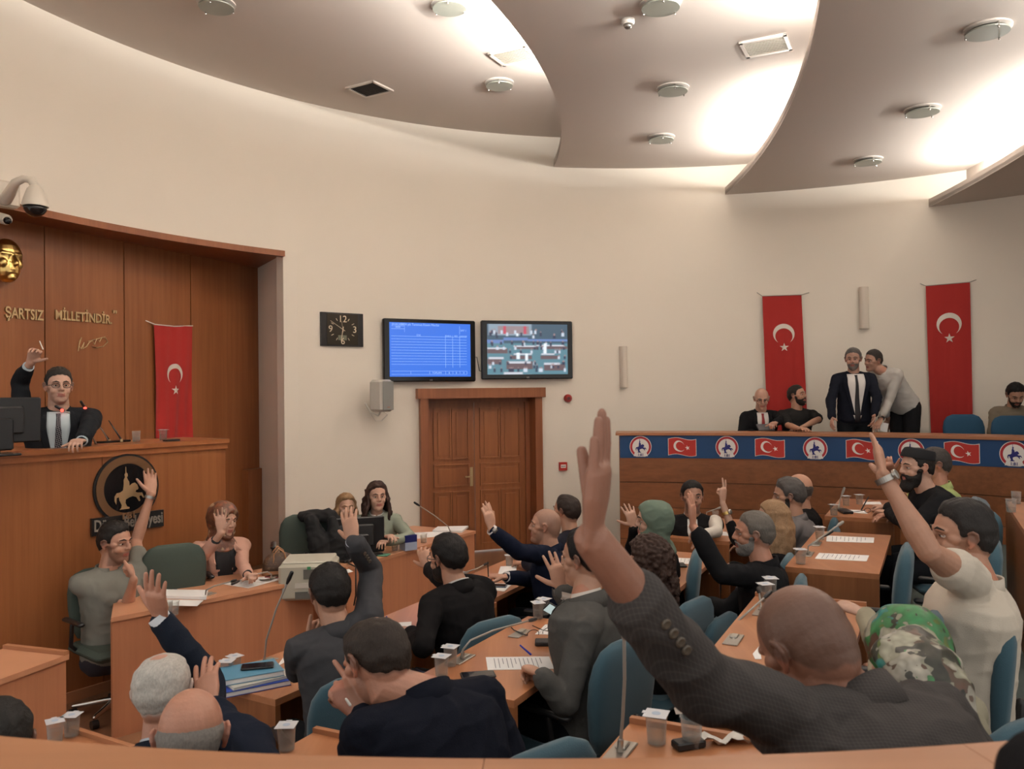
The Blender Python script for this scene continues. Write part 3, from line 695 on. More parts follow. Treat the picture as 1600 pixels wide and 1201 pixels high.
t = thing('bullet_camera', 'small white fixed security camera below the large dome camera', 'security camera', P(6, 342, 7.0))
mb = MB(); mb.chain([P(-8, 338, 7.0), P(10, 343, 6.9)], [.045, .045], 16); mb.build('body', CAMW, t, True)
mb = MB(); mb.chain([P(11, 344, 6.86), P(12, 345, 6.83)], [.03, .03], 12); mb.build('lens', GLOSS, t, True)

# ------------------------------------------------------------------ ceiling fittings
def ceilpt(x, y, z_): return Pz(x, y, z_)
lamp = None; glass = mat('lamp_glass', (.27, .28, .24), .3, spec=.6)
LPS = [(338, 5, 5.59, 'round glass ceiling lamp nearest the left wall'), (702, 7, 5.59, 'round glass ceiling lamp above the dark and pale vents'), (780, 129, 5.59, 'round glass ceiling lamp beside the pale vent on the upper ceiling'),
       (1032, 5, 5.18, 'round glass ceiling lamp beside the smoke detector'), (1051, 137, 5.18, 'round glass ceiling lamp in the middle of the middle ceiling'), (1033, 214, 5.18, 'round glass ceiling lamp nearest the wall on the middle ceiling'),
       (1543, 43, 4.78, 'round glass ceiling lamp, nearest of the three on the lower ceiling'), (1441, 170, 4.78, 'round glass ceiling lamp, middle of the three on the lower ceiling'), (1356, 249, 4.78, 'round glass ceiling lamp, farthest of the three on the lower ceiling')]
for x, y, z_, lb in LPS:
    p = ceilpt(x, y, z_)
    if lamp is None:
        t = lamp = thing('ceiling_lamp', lb, 'ceiling lamp', p, 'round ceiling lamps'); 
        mb = MB(); mb.lathe([(.165, 0), (.165, -.012), (.13, -.018), (.13, -.0)], p, 32); mb.build('rim', mat('lamp_rim', (.6, .55, .5), .4), t)
        mb = MB(); mb.lathe([(.0, -.045), (.15, -.045), (.152, -.038), (.15, -.032), (0, -.032)], p, 32); mb.build('glass_disc', glass, t)
        for k in range(3):
            g = k*2.094+.5; q = p+V((.145*math.cos(g), .145*math.sin(g), 0)); mb = MB(); mb.chain([q, q-Z*.056], [.006, .008], 8); mb.build('clip', CHROME, t)
    else: dup(lamp, p, 0, lb)
def vent(c4, z_, lb, dark):
    q = [ceilpt(x, y, z_) for x, y in c4]; c = sum(q, V((0, 0, 0)))/4
    u = ((q[1]-q[0])+(q[2]-q[3]))/2; v = ((q[3]-q[0])+(q[2]-q[1]))/2; w, h = u.length, v.length; rz = math.atan2(u.y, u.x)
    t = thing('ceiling_vent', lb, 'vent', c); u.normalize(); v = V((-u.y, u.x, 0))
    mb = MB()
    for s_ in (-1, 1):
        mb.box(c+u*s_*(w/2-.015)-Z*.01, (.03, h, .02), rz); mb.box(c+v*s_*(h/2-.015)-Z*.01, (w, .03, .02), rz)
    mb.build('frame', mat('vent_frame', (.62, .56, .5), .5), t)
    mb = MB(); mb.box(c-Z*.002, (w-.04, h-.04, .004), rz); mb.build('backing', mat('vent_dark', (.05, .04, .035), .8) if dark else mat('vent_pale', (.45, .40, .34), .8), t)
    mb = MB(); N = 12
    Rm = Matrix.Rotation(rz, 3, 'Z')@Matrix.Rotation(.6, 3, 'X')
    for k in range(N): mb.box(c+v*((k+.5)/N-.5)*(h-.06)-Z*.012, (w-.06, h/N*.8, .003), M=Rm)
    mb.build('slats', mat('slat_dark', (.10, .085, .075), .6) if dark else mat('slat_pale', (.66, .61, .53), .6), t)
vent([(541, 136), (582, 124), (616, 141), (570, 151)], 5.59, 'dark square ceiling vent on the upper ceiling', True)
vent([(759, 82), (818, 71), (846, 88), (790, 102)], 5.59, 'pale ceiling vent partly hidden by the curved step', False)
vent([(1151, 65), (1228, 52), (1239, 74), (1170, 89)], 5.18, 'pale ceiling vent on the brightly lit middle ceiling', False)
p = ceilpt(981, 31, 5.18); t = thing('smoke_detector', 'small white smoke detector on the middle ceiling', 'smoke detector', p)
mb = MB(); mb.lathe([(.055, 0), (.055, -.03), (.045, -.04), (0, -.04)], p, 24); mb.build('base', WHITE, t, 'auto')
mb = MB(); mb.lathe([(.035, -.04), (.033, -.06), (.018, -.075), (0, -.078)], p, 20); mb.build('sensor', STEEL, t, True)

# ------------------------------------------------------------------ gallery parapet
GC = V((.27, 3.47, 0)); GR = 6.62
def gpt(x, y, r=GR):
    d = ray(x, y); o = CO-GC; a = d.x**2+d.y**2; b = 2*(o.x*d.x+o.y*d.y); c = o.x**2+o.y**2-r*r
    return CO+d*((-b+math.sqrt(b*b-4*a*c))/2/a)
def gang(p): return math.atan2(p.y-GC.y, p.x-GC.x)
g0 = gang(gpt(967, 678)); g1 = g0-math.radians(62)
def garc(a0, a1, r, n=60): return [(GC.x+r*math.cos(a0+(a1-a0)*i/n), GC.y+r*math.sin(a0+(a1-a0)*i/n)) for i in range(n+1)]
par = thing('gallery_parapet', 'curved wooden gallery parapet with blue banner strip along its top', 'parapet', (*garc(g0, g0, GR, 1)[0], 0))
ZP = 1.615
mb = MB(); mb.prism(garc(g0+.006, g1, GR-.03)+garc(g0+.006, g1, GR+.5)[::-1], ZP-.03, ZP); mb.build('desktop', EDGE, par, 'auto')
mb = MB()
for (z0, z1) in ((.0, .34), (.35, .72), (.73, 1.02), (1.03, 1.33), (1.34, 1.585)):
    mb.prism(garc(g0, g1, GR)+garc(g0, g1, GR+.03)[::-1], z0, z1)
mb.build('front_panel', PARW, par, 'auto')
mb = MB(); mb.prism(garc(g0, g1, GR+.012)+garc(g0, g1, GR+.04)[::-1], .0, 1.585); mb.build('backing', mat('joint_dark', (.10, .04, .015), .7), par, 'auto')
gf = MB(); gf.prism(garc(g0, g1, GR+.04)+[(8.6, 3.0), (8.6, 11)] + [(2.0, 12.0)], .3, .8); struct(gf.build('floor_gallery', CARPET))
# banner strip
bt = tag(None, '', '') if False else thing('printed_banner', 'blue printed banner strip fixed along the gallery parapet', 'banner', (*garc(g0, g0, GR, 1)[0], ZP-.2))
def gb(s, z_, off): # s metres along arc from the left end
    a = g0-s/GR; r = GR-off; return V((GC.x+r*math.cos(a), GC.y+r*math.sin(a), z_))
zb0, zb1 = ZP-.30, ZP-.035; mb = MB(); N = 90; Lb = GR*math.radians(61); vs = []
for off in (.008, .0045):
    for i in range(N+1):
        s = .01+(Lb-.01)*i/N; vs += [gb(s, zb0, off), gb(s, zb1, off)]
m1 = 2*(N+1); fs = []
for i in range(N): fs += [(2*i, 2*i+2, 2*i+3, 2*i+1), (m1+2*i+1, m1+2*i+3, m1+2*i+2, m1+2*i)]
mb.add(vs, fs); mb.build('strip', PBLUE, bt)
def sx(x): p = gpt(x, 700); return (g0-gang(p))*GR
zc = (zb0+zb1)/2
em_px = [1001, 1136, 1274, 1424, 1585]; fl_px = [1066, 1203, 1347, 1503]
for x in em_px:
    s0 = sx(x); zc_ = gpt(x, 698 if x < 1300 else (704 if x < 1500 else 710)).z; zc_ = zc
    r = .128; cut = -.095
    def circ(r_, off, cutz):
        pts = []
        for k in range(48):
            g = 2*PI*k/48; pts.append((r_*math.cos(g), max(cutz, r_*math.sin(g))))
        return lambda mb: tri_fan(mb, pts, lambda x_, y_: gb(s0+x_, zc_+y_, off))
    root_ = None
    for nm, r_, off, m_, cz in (('printed_emblem', .130, .011, PWHITE, -.118), ('emblem_ring', .123, .013, mat('emblem_red', (.40, .02, .03), .5), -.111), ('emblem_field', .098, .015, PWHITE, -.111)):
        mb = MB(); circ(r_, off, cz)(mb); o = mb.build(nm, m_, bt if root_ is None else root_, fixn=False)
        if root_ is None: root_ = o
    mb = MB(); pts = [(-.085, -.111), (.085, -.111), (.07, -.07), (-.07, -.07)]; tri_fan(mb, pts, lambda x_, y_: gb(s0+x_, zc_+y_, .016)); mb.build('emblem_base', PWHITE, root_, fixn=False)
    mb = MB(); tess(mb, RIDER, lambda x_, y_: gb(s0+(x_-.53)*.15, zc_+(y_-.45)*.175, .018)); mb.build('rider_figure', NAVYP, root_, fixn=False)
    p = gb(s0, zc_-.108, .019); nn = (V((GC.x, GC.y, 0))-V((p.x, p.y, 0))).normalized(); aa = V((-nn.y, nn.x, 0)); aa = aa if (gb(s0+.1, 0, 0)-gb(s0, 0, 0)).dot(aa) > 0 else -aa
    text('emblem_number', '1:81', NAVYP, root_, p, aa, Z, .042, .001, bold=.001)
for x in fl_px:
    s0 = sx(x); w2, h2 = .165, .10
    def wavy(x_, y_, off): return gb(s0+x_, zc+y_+.014*math.sin((x_/w2)*PI*.95+2.9)-x_*.0, off)
    def rect(mb, w, h, off):
        n_ = 16; vs = []; 
        for i in range(n_+1): vs += [wavy(-w+2*w*i/n_, -h, off), wavy(-w+2*w*i/n_, h, off)]
        mb.add(vs, [(2*i, 2*i+2, 2*i+3, 2*i+1) for i in range(n_)])
    mb = MB(); rect(mb, w2, h2, .011); ro = mb.build('printed_flag', PWHITE, bt, fixn=False)
    mb = MB(); rect(mb, w2-.006, h2-.006, .0135); mb.build('flag_field', PRED, ro, fixn=False)
    o_, i_ = crescent(1, .22, .8); mb = MB(); strip_poly(mb, o_, i_, lambda x_, y_: wavy(-.035+x_*.065, y_*.065, .016), 0); mb.build('crescent', PWHITE, ro, fixn=False)
    mb = MB(); tri_fan(mb, star(.03, PI), lambda x_, y_: wavy(.062+x_, y_, .016)); mb.build('star', PWHITE, ro, fixn=False)

# foreground rail
RC = V((.12, 1.11+3.9, 0)); RRr = 3.9
def rarc(a0, a1, r, n=40): return [(RC.x+r*math.cos(math.radians(a0+(a1-a0)*i/n)), RC.y+r*math.sin(math.radians(a0+(a1-a0)*i/n))) for i in range(n+1)]
rail = thing('foreground_rail', 'curved wooden rail top crossing the bottom of the picture', 'parapet', (.1, 1.0, .35))
for k, (a0, a1) in enumerate(((248, 267.6), (267.615, 277.2), (277.215, 290))):
    mb = MB(); mb.prism(rarc(a0, a1, RRr)+rarc(a0, a1, RRr+.42)[::-1], ZP-.035, ZP); mb.build('rail_top', wood('rail_wood', (.50, .235, .115), (.42, .19, .09), 'x', .4, .6), rail, 'auto')
mb = MB(); mb.prism(rarc(248, 290, RRr+.03)+rarc(248, 290, RRr+.06)[::-1], .35, ZP-.035); mb.build('front_panel', PARW, rail, 'auto')
# ------------------------------------------------------------------ desks
ED = EDGE
def desk(nl, dirdeg, L, Wd, zt, zf, label, top=TOPW, body=DKW, group='council desks', lip=False, closed=True):
    d = V((math.sin(math.radians(dirdeg)), math.cos(math.radians(dirdeg)), 0)); r = V((d.y, -d.x, 0)); nl = V((nl[0], nl[1], 0)); rz = math.atan2(d.y, d.x)
    t = thing('council_desk', label, 'desk', (nl.x, nl.y, zf), group)
    def B(mb, a0, a1, b0, b1, z0, z1, bev=0): c = nl+d*((a0+a1)/2)+r*((b0+b1)/2); mb.box((c.x, c.y, (z0+z1)/2), (a1-a0, b1-b0, z1-z0), rz, bev=bev)
    mb = MB(); B(mb, 0, L, 0, Wd, zt-.03, zt); mb.build('desktop', top, t)
    mb = MB(); B(mb, 0, .03, .0, Wd, zf, zt-.03); mb.build('side_panel', body, t)
    mb = MB(); B(mb, L-.03, L, .0, Wd, zf, zt-.03); mb.build('side_panel', body, t)
    mb = MB(); B(mb, .03, L-.03, .0, .025, zf, zt-.03); mb.build('front_panel', body, t)
    if lip: mb = MB(); B(mb, L-.022, L, 0, Wd, zt, zt+.018); mb.build('edge_lip', ED, t)
    return t
desk((-1.50, 3.98), 31, 1.0, .50, .75, 0, 'desk carrying the blue folders and books, nearest the secretaries table')
desk((-.98, 4.75), 27, .98, .47, .75, 0, 'desk in front of the bearded man in black suit')
desk((-.59, 5.72), 26, 1.2, .50, .75, 0, 'desk in front of the shaven-headed man in navy suit')
desk((-.45, 3.50), 27.5, 1.13, .50, .90, .15, 'desk with spectacles, black wallet and phone beside the mid grey jacket')
desk((.50, 5.20), 26, 1.28, .50, .90, .15, 'desk behind the raised tweed sleeve with white paper and dark wallet')
desk((1.27, 6.88), 27, 1.2, .50, .90, .15, 'desk in front of the man in black vest')
desk((-.06, 1.70), 26, .94, .48, 1.10, .35, 'nearest desk with large water cup behind the foreground rail', lip=True)
desk((.66, 3.04), 26.5, 1.17, .50, 1.10, .35, 'desk beside the bald head in tweed jacket, with cups and microphone', lip=True)
desk((1.54, 4.74), 27, 1.34, .49, 1.10, .35, 'empty desk with two printed sheets')
desk((2.47, 6.62), 27, 1.2, .50, 1.10, .35, 'desk in front of the man with the black cap')
d_ = Pz(1571, 783, 1.3); desk((d_.x-.45*1.5, d_.y-.89*1.5), 26.8, 1.5, .6, 1.30, .55, 'desk at the right edge with a plastic cup')
p_ = Pz(486, 1141, .90); desk((p_.x-.42*1.1, p_.y-.9*1.1), 26, 1.1, .5, .9, .15, 'desk below the bowed man in navy jacket', lip=True)
p_ = Pz(115, 1141, .75); desk((p_.x-.5*1.0, p_.y-.86*1.0), 30, 1.0, .55, .75, 0, 'desk at bottom left with two sealed water cups', lip=True)

def longdesk(A, B_, wd, zt, label, body=LAM, lip=False, side=-1, kind='secretary_desk', zf=0, skew=None):
    """A->B near visible front edge, wd depth away from viewer side"""
    A, B_ = V((A.x, A.y, 0)), V((B_.x, B_.y, 0)); d = (B_-A); L = d.length; d.normalize(); r = V((-d.y, d.x, 0)); rz = math.atan2(d.y, d.x)
    t = thing(kind, label, 'desk', (A.x, A.y, zf))
    def B(mb, a0, a1, b0, b1, z0, z1): c = A+d*((a0+a1)/2)+r*((b0+b1)/2); mb.box((c.x, c.y, (z0+z1)/2), (a1-a0, b1-b0, z1-z0), rz)
    mb = MB()
    if skew:
        e = V((skew[0], skew[1], 0)).normalized()*wd*1.1; a1 = A-d*.01-r*.012; b1 = B_+d*.01-r*.012; b2 = b1+r*wd
        mb.prism([a1[:2], b1[:2], b2[:2], (a1+e)[:2]], zt-.028, zt)
    else: B(mb, -.01, L+.01, -.012, wd, zt-.028, zt)
    mb.build('desktop', mat('pale_top', (.56, .27, .15), .32, var=.06, vscale=8), t)
    mb = MB(); B(mb, 0, L, 0, .025, zf, zt-.028); mb.build('front_panel', body, t)
    if skew: mb = MB(); nn = V((-e.y, e.x, 0)).normalized()*.028; q_ = A+r*.025; mb.prism([q_[:2], (A+e)[:2], (A+e-nn)[:2], (q_-nn)[:2]], zf, zt-.028); mb.build('side_panel', body, t)
    for a0 in ((0, L-.028) if not skew else (L-.028,)): mb = MB(); B(mb, a0, a0+.028, .025, wd, zf, zt-.028); mb.build('side_panel', body, t)
    if lip: mb = MB(); B(mb, L-.02, L+.01, -.012, wd, zt, zt+.02); mb.build('edge_lip', ED, t)
    return t, A, d, r, L
longdesk(Pz(175, 964, .75), Pz(489, 903, .75), .62, .75, 'secretaries table with long pale front, left of the printer', skew=(-.44, 1))
longdesk(Pz(541, 886, .75), Pz(741, 829, .75), .75, .75, 'table of the two women behind the monitor')
longdesk(Pz(452, 905, .62), Pz(543, 893, .62), .60, .62, 'low cabinet under the grey printer', kind='printer_cabinet')
longdesk(Pz(-160, 1118, .75), Pz(103, 1022, .75), .42, .75, 'pale empty desk cut off at the left edge', lip=True)

# ------------------------------------------------------------------ small things
def tube(pts, r, m, nm, parent=None, n=8): mb = MB(); mb.chain(pts, [r]*len(pts) if not isinstance(r, list) else r, n); return mb.build(nm, m, parent, True)
# water cup
cup0 = thing('water_cup', 'x', 'cup', (0, 0, 0), 'sealed plastic water cups')
mb = MB(); mb.lathe([(.0, .0), (.024, .0), (.026, .003), (.031, .080), (.0335, .083), (.0335, .085), (.030, .084), (.0245, .005), (0, .004)], n=24); mb.build('cup', PLASTIC, cup0, True)
mb = MB(); mb.lathe([(0, .005), (.0240, .005), (.0275, .050), (0, .050)], n=20); mb.build('water', WATER, cup0, 'auto')
mb = MB(); mb.box((0, 0, .0865), (.067, .067, .0015), bev=.0007); mb.box((0, .034, .0875), (.020, .012, .001)); mb.build('foil_lid', FOIL, cup0)
mb = MB(); mb.lathe([(.013, .0875), (.013, .0879), (0, .0879)], n=16); mb.build('lid_print', mat('lid_blue', (.38, .46, .58), .5), cup0)
open0 = thing('plastic_cup', 'x', 'cup', (0, 0, 0), 'open plastic cups')
mb = MB(); mb.lathe([(.0, .0), (.024, .0), (.026, .003), (.031, .080), (.0335, .083), (.0335, .085), (.030, .084), (.0245, .005), (0, .004)], n=24); mb.build('cup', PLASTIC, open0, True)
mb = MB(); mb.lathe([(0, .005), (.0240, .005), (.0262, .034), (0, .034)], n=20); mb.build('water', WATER, open0, 'auto')
first = {'s': True, 'o': True}
def cup(x, y, z_, lb, k='s'):
    p = Pz(x, y, z_); src = cup0 if k == 's' else open0
    if first[k]: first[k] = False; src.location = p; src['label'] = lb; src.rotation_euler = (0, 0, x % 7*.3); return src
    return dup(src, p, x % 7*.3, lb)
cup(690, 1056, .9, 'sealed water cup at the near left end of the spectacles desk, front one of two')
cup(704, 1040, .9, 'sealed water cup behind the front one near the phone')
cup(841, 966, .9, 'sealed water cup at the far end of the spectacles desk, nearer one')
cup(850, 960, .9, 'sealed water cup at the far end of the spectacles desk, farther one')
cup(1026, 1162, 1.1, 'large sealed water cup on the nearest desk')
cup(1081, 1166, 1.1, 'open plastic cup with its lid peeled up on the nearest desk', 'o')
cup(1196, 940, 1.1, 'sealed water cup, nearer one behind the microphone left of the bald head')
cup(1204, 930, 1.1, 'sealed water cup, farther one behind the microphone left of the bald head')
cup(1251, 881, 1.1, 'sealed water cup on the near corner of the empty desk')
cup(1281, 843, 1.1, 'sealed water cup on the far corner of the empty desk')
cup(1303, 805, 1.1, 'sealed water cup at the near corner before the man in black cap')
cup(1322, 790, 1.1, 'left water cup at the back of the black cap desk')
cup(1343, 788, 1.1, 'right water cup at the back of the black cap desk')
cup(1588, 787, 1.3, 'plastic cup standing on the desk at the right edge', 'o')
cup(355, 1060, .75, 'sealed water cup beside the blue folders, left one')
cup(367, 1052, .75, 'sealed water cup beside the blue folders, right one')
cup(86, 1160, .75, 'sealed water cup at bottom left, left one of two')
cup(112, 1150, .75, 'sealed water cup at bottom left, right one of two')
cup(448, 1172, .9, 'sealed water cup just above the rail beside the bowed man')
cup(262, 960, .75, 'open plastic cup by the papers on the secretaries table, left one', 'o')
cup(272, 960, .75, 'open plastic cup by the papers on the secretaries table, right one', 'o')
cup(468, 898, .75, 'open plastic cup beside the handbag', 'o')
cup(617, 860, .75, 'open plastic cup right of the monitor', 'o')
cup(662, 848, .75, 'open plastic cup right of the dark blue tissue box', 'o')
cup(796, 884, .75, 'sealed water cup on the desk of the shaven-headed man')
cup(1066, 833, .9, 'sealed water cup on the near left corner of the desk before the man in vest')
cup(1118, 812, .9, 'open plastic cup before the man in black vest', 'o')
cup(213, 690, 1.76, 'open plastic cup on the high podium', 'o'); cup(255, 688, 1.76, 'sealed water cup on the high podium near the red flag')
cup(1580, 800, 1.3, 'second plastic cup partly cut off at the right edge', 'o')
# peeled lid on the near cup
q = Pz(1081, 1166, 1.1); mb = MB(); mb.sheet([(-.03, 0), (.03, 0), (.034, .02), (.0, .036), (-.034, .018)], q+V((-.01, .02, .086)), (1, 0, .1), (0, .35, .9), .0012); tag(mb.build('peeled_lid', mat('lid_paper', (.55, .48, .42), .6)), 'lid peeled back from the open cup on the nearest desk', 'lid')

# gooseneck microphones: base plate, socket, stem, head
mi = [0]
STEMM = mat('microphone_stem', (.30, .28, .25), .4)
def mic(base, z_, path, lb, rz=0.46, col=None, plate=True):
    b = Pz(base[0], base[1], z_); t = thing('gooseneck_microphone', lb, 'microphone', b, 'gooseneck microphones')
    if plate:
        mb = MB(); mb.box((b.x, b.y, z_+.003), (.06, .15, .006), -rz, bev=.002); mb.box((b.x+.012, b.y+.03, z_+.009), (.03, .05, .008), -rz, bev=.003); mb.build('base_plate', STEEL, t)
    Yb = b.y; pts = [b, b+V((0, 0, .02))]; n_ = len(path)
    for (x, y, Y) in path: pts.append(P(x, y, Y if Y > 0 else Yb-Y))
    mb = MB(); mb.chain([b, b+(pts[2]-b).normalized()*.045], [.010, .008], 10); mb.build('socket', STEEL, t, True)
    mb = MB(); mb.chain(pts[:1]+pts[2:], [.0048]*(len(pts)-1), 8); mb.build('stem', STEMM, t, True)
    e = pts[-1]; dd = (pts[-1]-pts[-2]).normalized(); mb = MB(); mb.chain([e-dd*.01, e+dd*.012, e+dd*.05], [.007, .0105, .0095], 12); mb.build('capsule', STEMM if col is CHROME else BLACK, t, True)
    return t
mic((413, 1035), .75, [(416, 1000, 4.1), (432, 950, 4.08), (450, 908, 4.05)], 'tall upright microphone on the desk with blue folders')
mic((722, 1030), .9, [(723, 1015, 3.75), (735, 1000, 3.78), (770, 985, 3.95), (828, 969, 4.2)], 'long bent microphone reaching across the spectacles desk')
mic((812, 990), .9, [(812, 980, 4.35)], 'folded microphone base beside the spectacles', col=STEEL)
mic((968, 1176), 1.1, [(973, 1120, 2.28), (976, 1060, 2.24), (975, 990, 2.2)], 'tall straight microphone rising before the tweed sleeve', col=CHROME)
mic((1146, 1000), 1.1, [(1147, 985, 3.6), (1155, 968, 3.65), (1196, 932, 3.8)], 'microphone slanting towards the cups left of the bald head')
mic((1190, 956), 1.1, [(1186, 925, 3.95)], 'short upright microphone beside the cups left of the bald head')
mic((1262, 866), 1.1, [(1263, 853, 5.0), (1275, 845, 5.05), (1310, 820, 5.2)], 'microphone slanting across the empty desk', col=CHROME)
mic((1275, 850), 1.1, [(1280, 842, 5.4), (1290, 836, 5.4)], 'dark short microphone lying on the empty desk')
mic((321, 930), .75, [(322, 922, 5.4), (335, 915, 5.5), (362, 908, 5.7)], 'low microphone on the secretaries table near the stack of sheets')
mic((424, 905), .75, [(424, 897, 6.1), (418, 893, 6.1), (395, 898, 6.0), (372, 908, 5.9)], 'low microphone before the woman in pink blazer')
mic((704, 831), .75, [(700, 822, 7.9), (680, 806, 7.8), (654, 789, 7.7)], 'microphone at the right end of the two women table')
mic((720, 897), .75, [(727, 894, 6.1), (745, 888, 6.2), (757, 882, 6.3)], 'microphone pointing right behind the bearded man in black suit')
mic((1103, 820), .9, [(1104, 800, 7.2), (1113, 797, 7.2), (1122, 794, 7.2)], 'microphone before the man in black vest', col=CHROME)
mic((1310, 795), 1.1, [(1312, 782, 7.0), (1316, 771, 7.0)], 'microphone at the back of the desk of the man in black cap', col=CHROME)
mic((150, 694), 1.76, [(140, 672, 6.0), (118, 650, 5.95), (98, 640, 5.9)], 'podium microphone with a lit red ring, left one', plate=False)
mic((170, 690), 1.76, [(160, 672, 6.1), (142, 652, 6.1), (132, 636, 6.05)], 'podium microphone with a lit red ring, right one', plate=False)
LEDR = mat('red_led', (.3, .01, .01), .4, emit=(1, .08, .05), es=2.5)
for x, y, Y in ((97, 641, 5.88), (133, 638, 6.03)):
    mb = MB(); mb.ell(P(x, y, Y), (.012, .012, .012)); tag(mb.build('microphone_light', LEDR, None, True), 'red light ring glowing on the %s podium microphone' % ('left' if x < 100 else 'right'), 'light')
# pen set on podium
q = Pz(178, 691, 1.76); t = thing('pen_stand', 'black desk pen set with two upright pens on the high podium', 'pen stand', q)
mb = MB(); mb.box(q+Z*.008, (.05, .26, .016), -.55, bev=.004); mb.build('base', GLOSS, t)
for x0, y0, x1, y1 in ((171, 688, 149, 656), (190, 687, 170, 657)):
    mb = MB(); mb.chain([P(x0, y0, q.y), P(x1, y1, q.y+.02)], [.007, .004], 8); pn_ = mb.build('pen', GLOSS, t, True)
    mb = MB(); mb.lathe([(.011, 0), (.009, .022), (0, .022)], P(x0, y0, q.y)-Z*.014, 12); mb.build('holder', BRASS, pn_)
mb = MB(); mb.box(Pz(268, 689, 1.76)+Z*.008, (.06, .12, .014), -.5, bev=.003); tag(mb.build('remote', BLACK), 'black remote lying on the podium under the red flag', 'remote control')

# papers
def paper(c4, z_, lb, lines=0, thick=.0015, nm='paper_sheet', m_=PAPER):
    q = [Pz(x, y, z_) for x, y in c4]; t = MB(); t.add([v+Z*.0008 for v in q]+[v+Z*(thick+.0008) for v in q], [(3, 2, 1, 0), (4, 5, 6, 7), (0, 1, 5, 4), (1, 2, 6, 5), (2, 3, 7, 6), (3, 0, 4, 7)])
    o = t.build(nm, m_); o_ = V((0, 0, 0)); tag(o, lb, 'paper' if nm == 'paper_sheet' else nm.split('_')[-1])
    if lines:
        lm = MB()
        for k in range(lines):
            a = .12+.78*k/lines
            def bl_(u, v): return q[0].lerp(q[1], u).lerp(q[3].lerp(q[2], u), v)+Z*(thick+.0012)
            lm.add([bl_(a, .12), bl_(a+.012, .12), bl_(a+.012, .88-.3*(k % 3 == 2)), bl_(a, .88-.3*(k % 3 == 2))], [(0, 1, 2, 3)])
        ob = lm.build('printed_lines', mat('print_grey', (.25, .25, .27), .8), o, fixn=False)
    return o
paper([(1292, 837), (1366, 840), (1365, 848), (1291, 846)], 1.1, 'printed sheet on the empty desk, farther one', 9)
paper([(1280, 864), (1358, 868), (1354, 877), (1273, 873)], 1.1, 'printed sheet on the empty desk, nearer one', 9)
paper([(759, 1027), (858, 1026), (866, 1045), (762, 1047)], .9, 'printed form under the writing hand on the spectacles desk', 12)
paper([(852, 976), (878, 976), (879, 992), (836, 991)], .9, 'curled white sheets beyond the spectacles', 6)
paper([(1039, 871), (1095, 873), (1090, 882), (1040, 879)], .9, 'white sheet on the desk behind the raised sleeve', 7)
paper([(748, 911), (801, 912), (788, 924), (742, 919)], .75, 'white sheet under the phone of the shaven-headed man')
paper([(782, 885), (808, 884), (806, 894), (778, 897)], .75, 'white sheets beside the hand holding a pen')
paper([(596, 975), (643, 972), (642, 988), (604, 992)], .75, 'white sheets before the bearded man in black suit', 0, .004)
paper([(443, 1027), (452, 1022), (457, 1028), (432, 1042)], .75, 'white sheet by the elbow of the man in grey suit')
paper([(1099, 829), (1135, 831), (1140, 837), (1098, 836)], .9, 'white sheet before the man in black vest')
paper([(1316, 795), (1352, 798), (1356, 803), (1318, 799)], 1.1, 'white sheet under the hands of the man in black cap')
paper([(1350, 784), (1375, 784), (1378, 788), (1348, 788)], 1.1, 'white sheet at the back of the desk of the man in black cap')
paper([(257, 925), (325, 926), (322, 937), (256, 935)], .75, 'thick stack of white sheets on the secretaries table', 0, .02)
paper([(258, 937), (318, 938), (308, 947), (262, 946)], .75, 'loose white sheet before the stack on the secretaries table')
paper([(345, 912), (400, 905), (436, 906), (388, 919)], .75, 'white sheet before the woman in pink blazer, left one', 5)
paper([(398, 902), (430, 900), (440, 904), (410, 909)], .75, 'white sheet before the woman in pink blazer, right one')
paper([(632, 833), (690, 830), (700, 836), (640, 843)], .75, 'white documents at the right of the two women')
paper([(684, 825), (732, 824), (722, 832), (676, 831)], .75, 'thick spiral notebook at the right end of the table', 0, .018)
paper([(1158, 667), (1185, 666), (1183, 669), (1157, 670)], 1.617, 'white sheet on the gallery desk by the elderly man')
paper([(94, 690), (116, 695), (112, 698), (92, 697)], 1.762, 'white sheet before the chairman on the podium')
paper([(1176, 1022), (1186, 1010), (1190, 1030), (1180, 1030)], 1.1, 'corner of a white sheet beside the bald head')
paper([(529, 893), (545, 889), (552, 893), (540, 896)], .75, 'small white papers beside the printer')
# folder held by elderly man; papers in hand of bending man
mb = MB(); mb.box(P(1196, 668, 10.1), (.19, .14, .02), M=Matrix.Rotation(.5, 3, 'X')); tag(mb.build('reading_folder', mat('folder_grey', (.10, .10, .11), .5)), 'grey folder held open by the elderly man in the gallery', 'folder')
mb = MB(); mb.box(P(1376, 666, 9.6), (.17, .002, .10), M=Matrix.Rotation(.2, 3, 'Y')); tag(mb.build('paper_sheet', PAPER), 'white sheets in the hands of the bending man in the gallery', 'paper')

# phones / wallets
def slab(c4, z_, h, lb, nm, cat, m_=GLOSS, scr=None):
    q = [Pz(x, y, z_) for x, y in c4]; t = thing(nm, lb, cat, sum(q, V((0, 0, 0)))/4)
    c = sum(q, V((0, 0, 0)))/4; u = ((q[1]-q[0])+(q[2]-q[3]))/2; v = ((q[3]-q[0])+(q[2]-q[1]))/2; w = u.length; l = v.length
    l = max(l, .045)
    rz = math.atan2(u.y, u.x); mb = MB(); mb.box(c+Z*(h/2+.001), (w, l, h), rz, bev=min(.004, h/3)); mb.build('body', m_, t, 'auto')
    if scr: mb = MB(); mb.box(c+Z*(h+.0015), (w*.92, l*.9, .001), rz); mb.build('screen', scr, t)
    return t
DSC = mat('phone_glass', (.01, .012, .02), .08)
slab([(718, 1054), (772, 1050), (775, 1059), (722, 1063)], .9, .010, 'dark phone on the near end of the spectacles desk', 'phone', 'phone', BLACK, DSC)
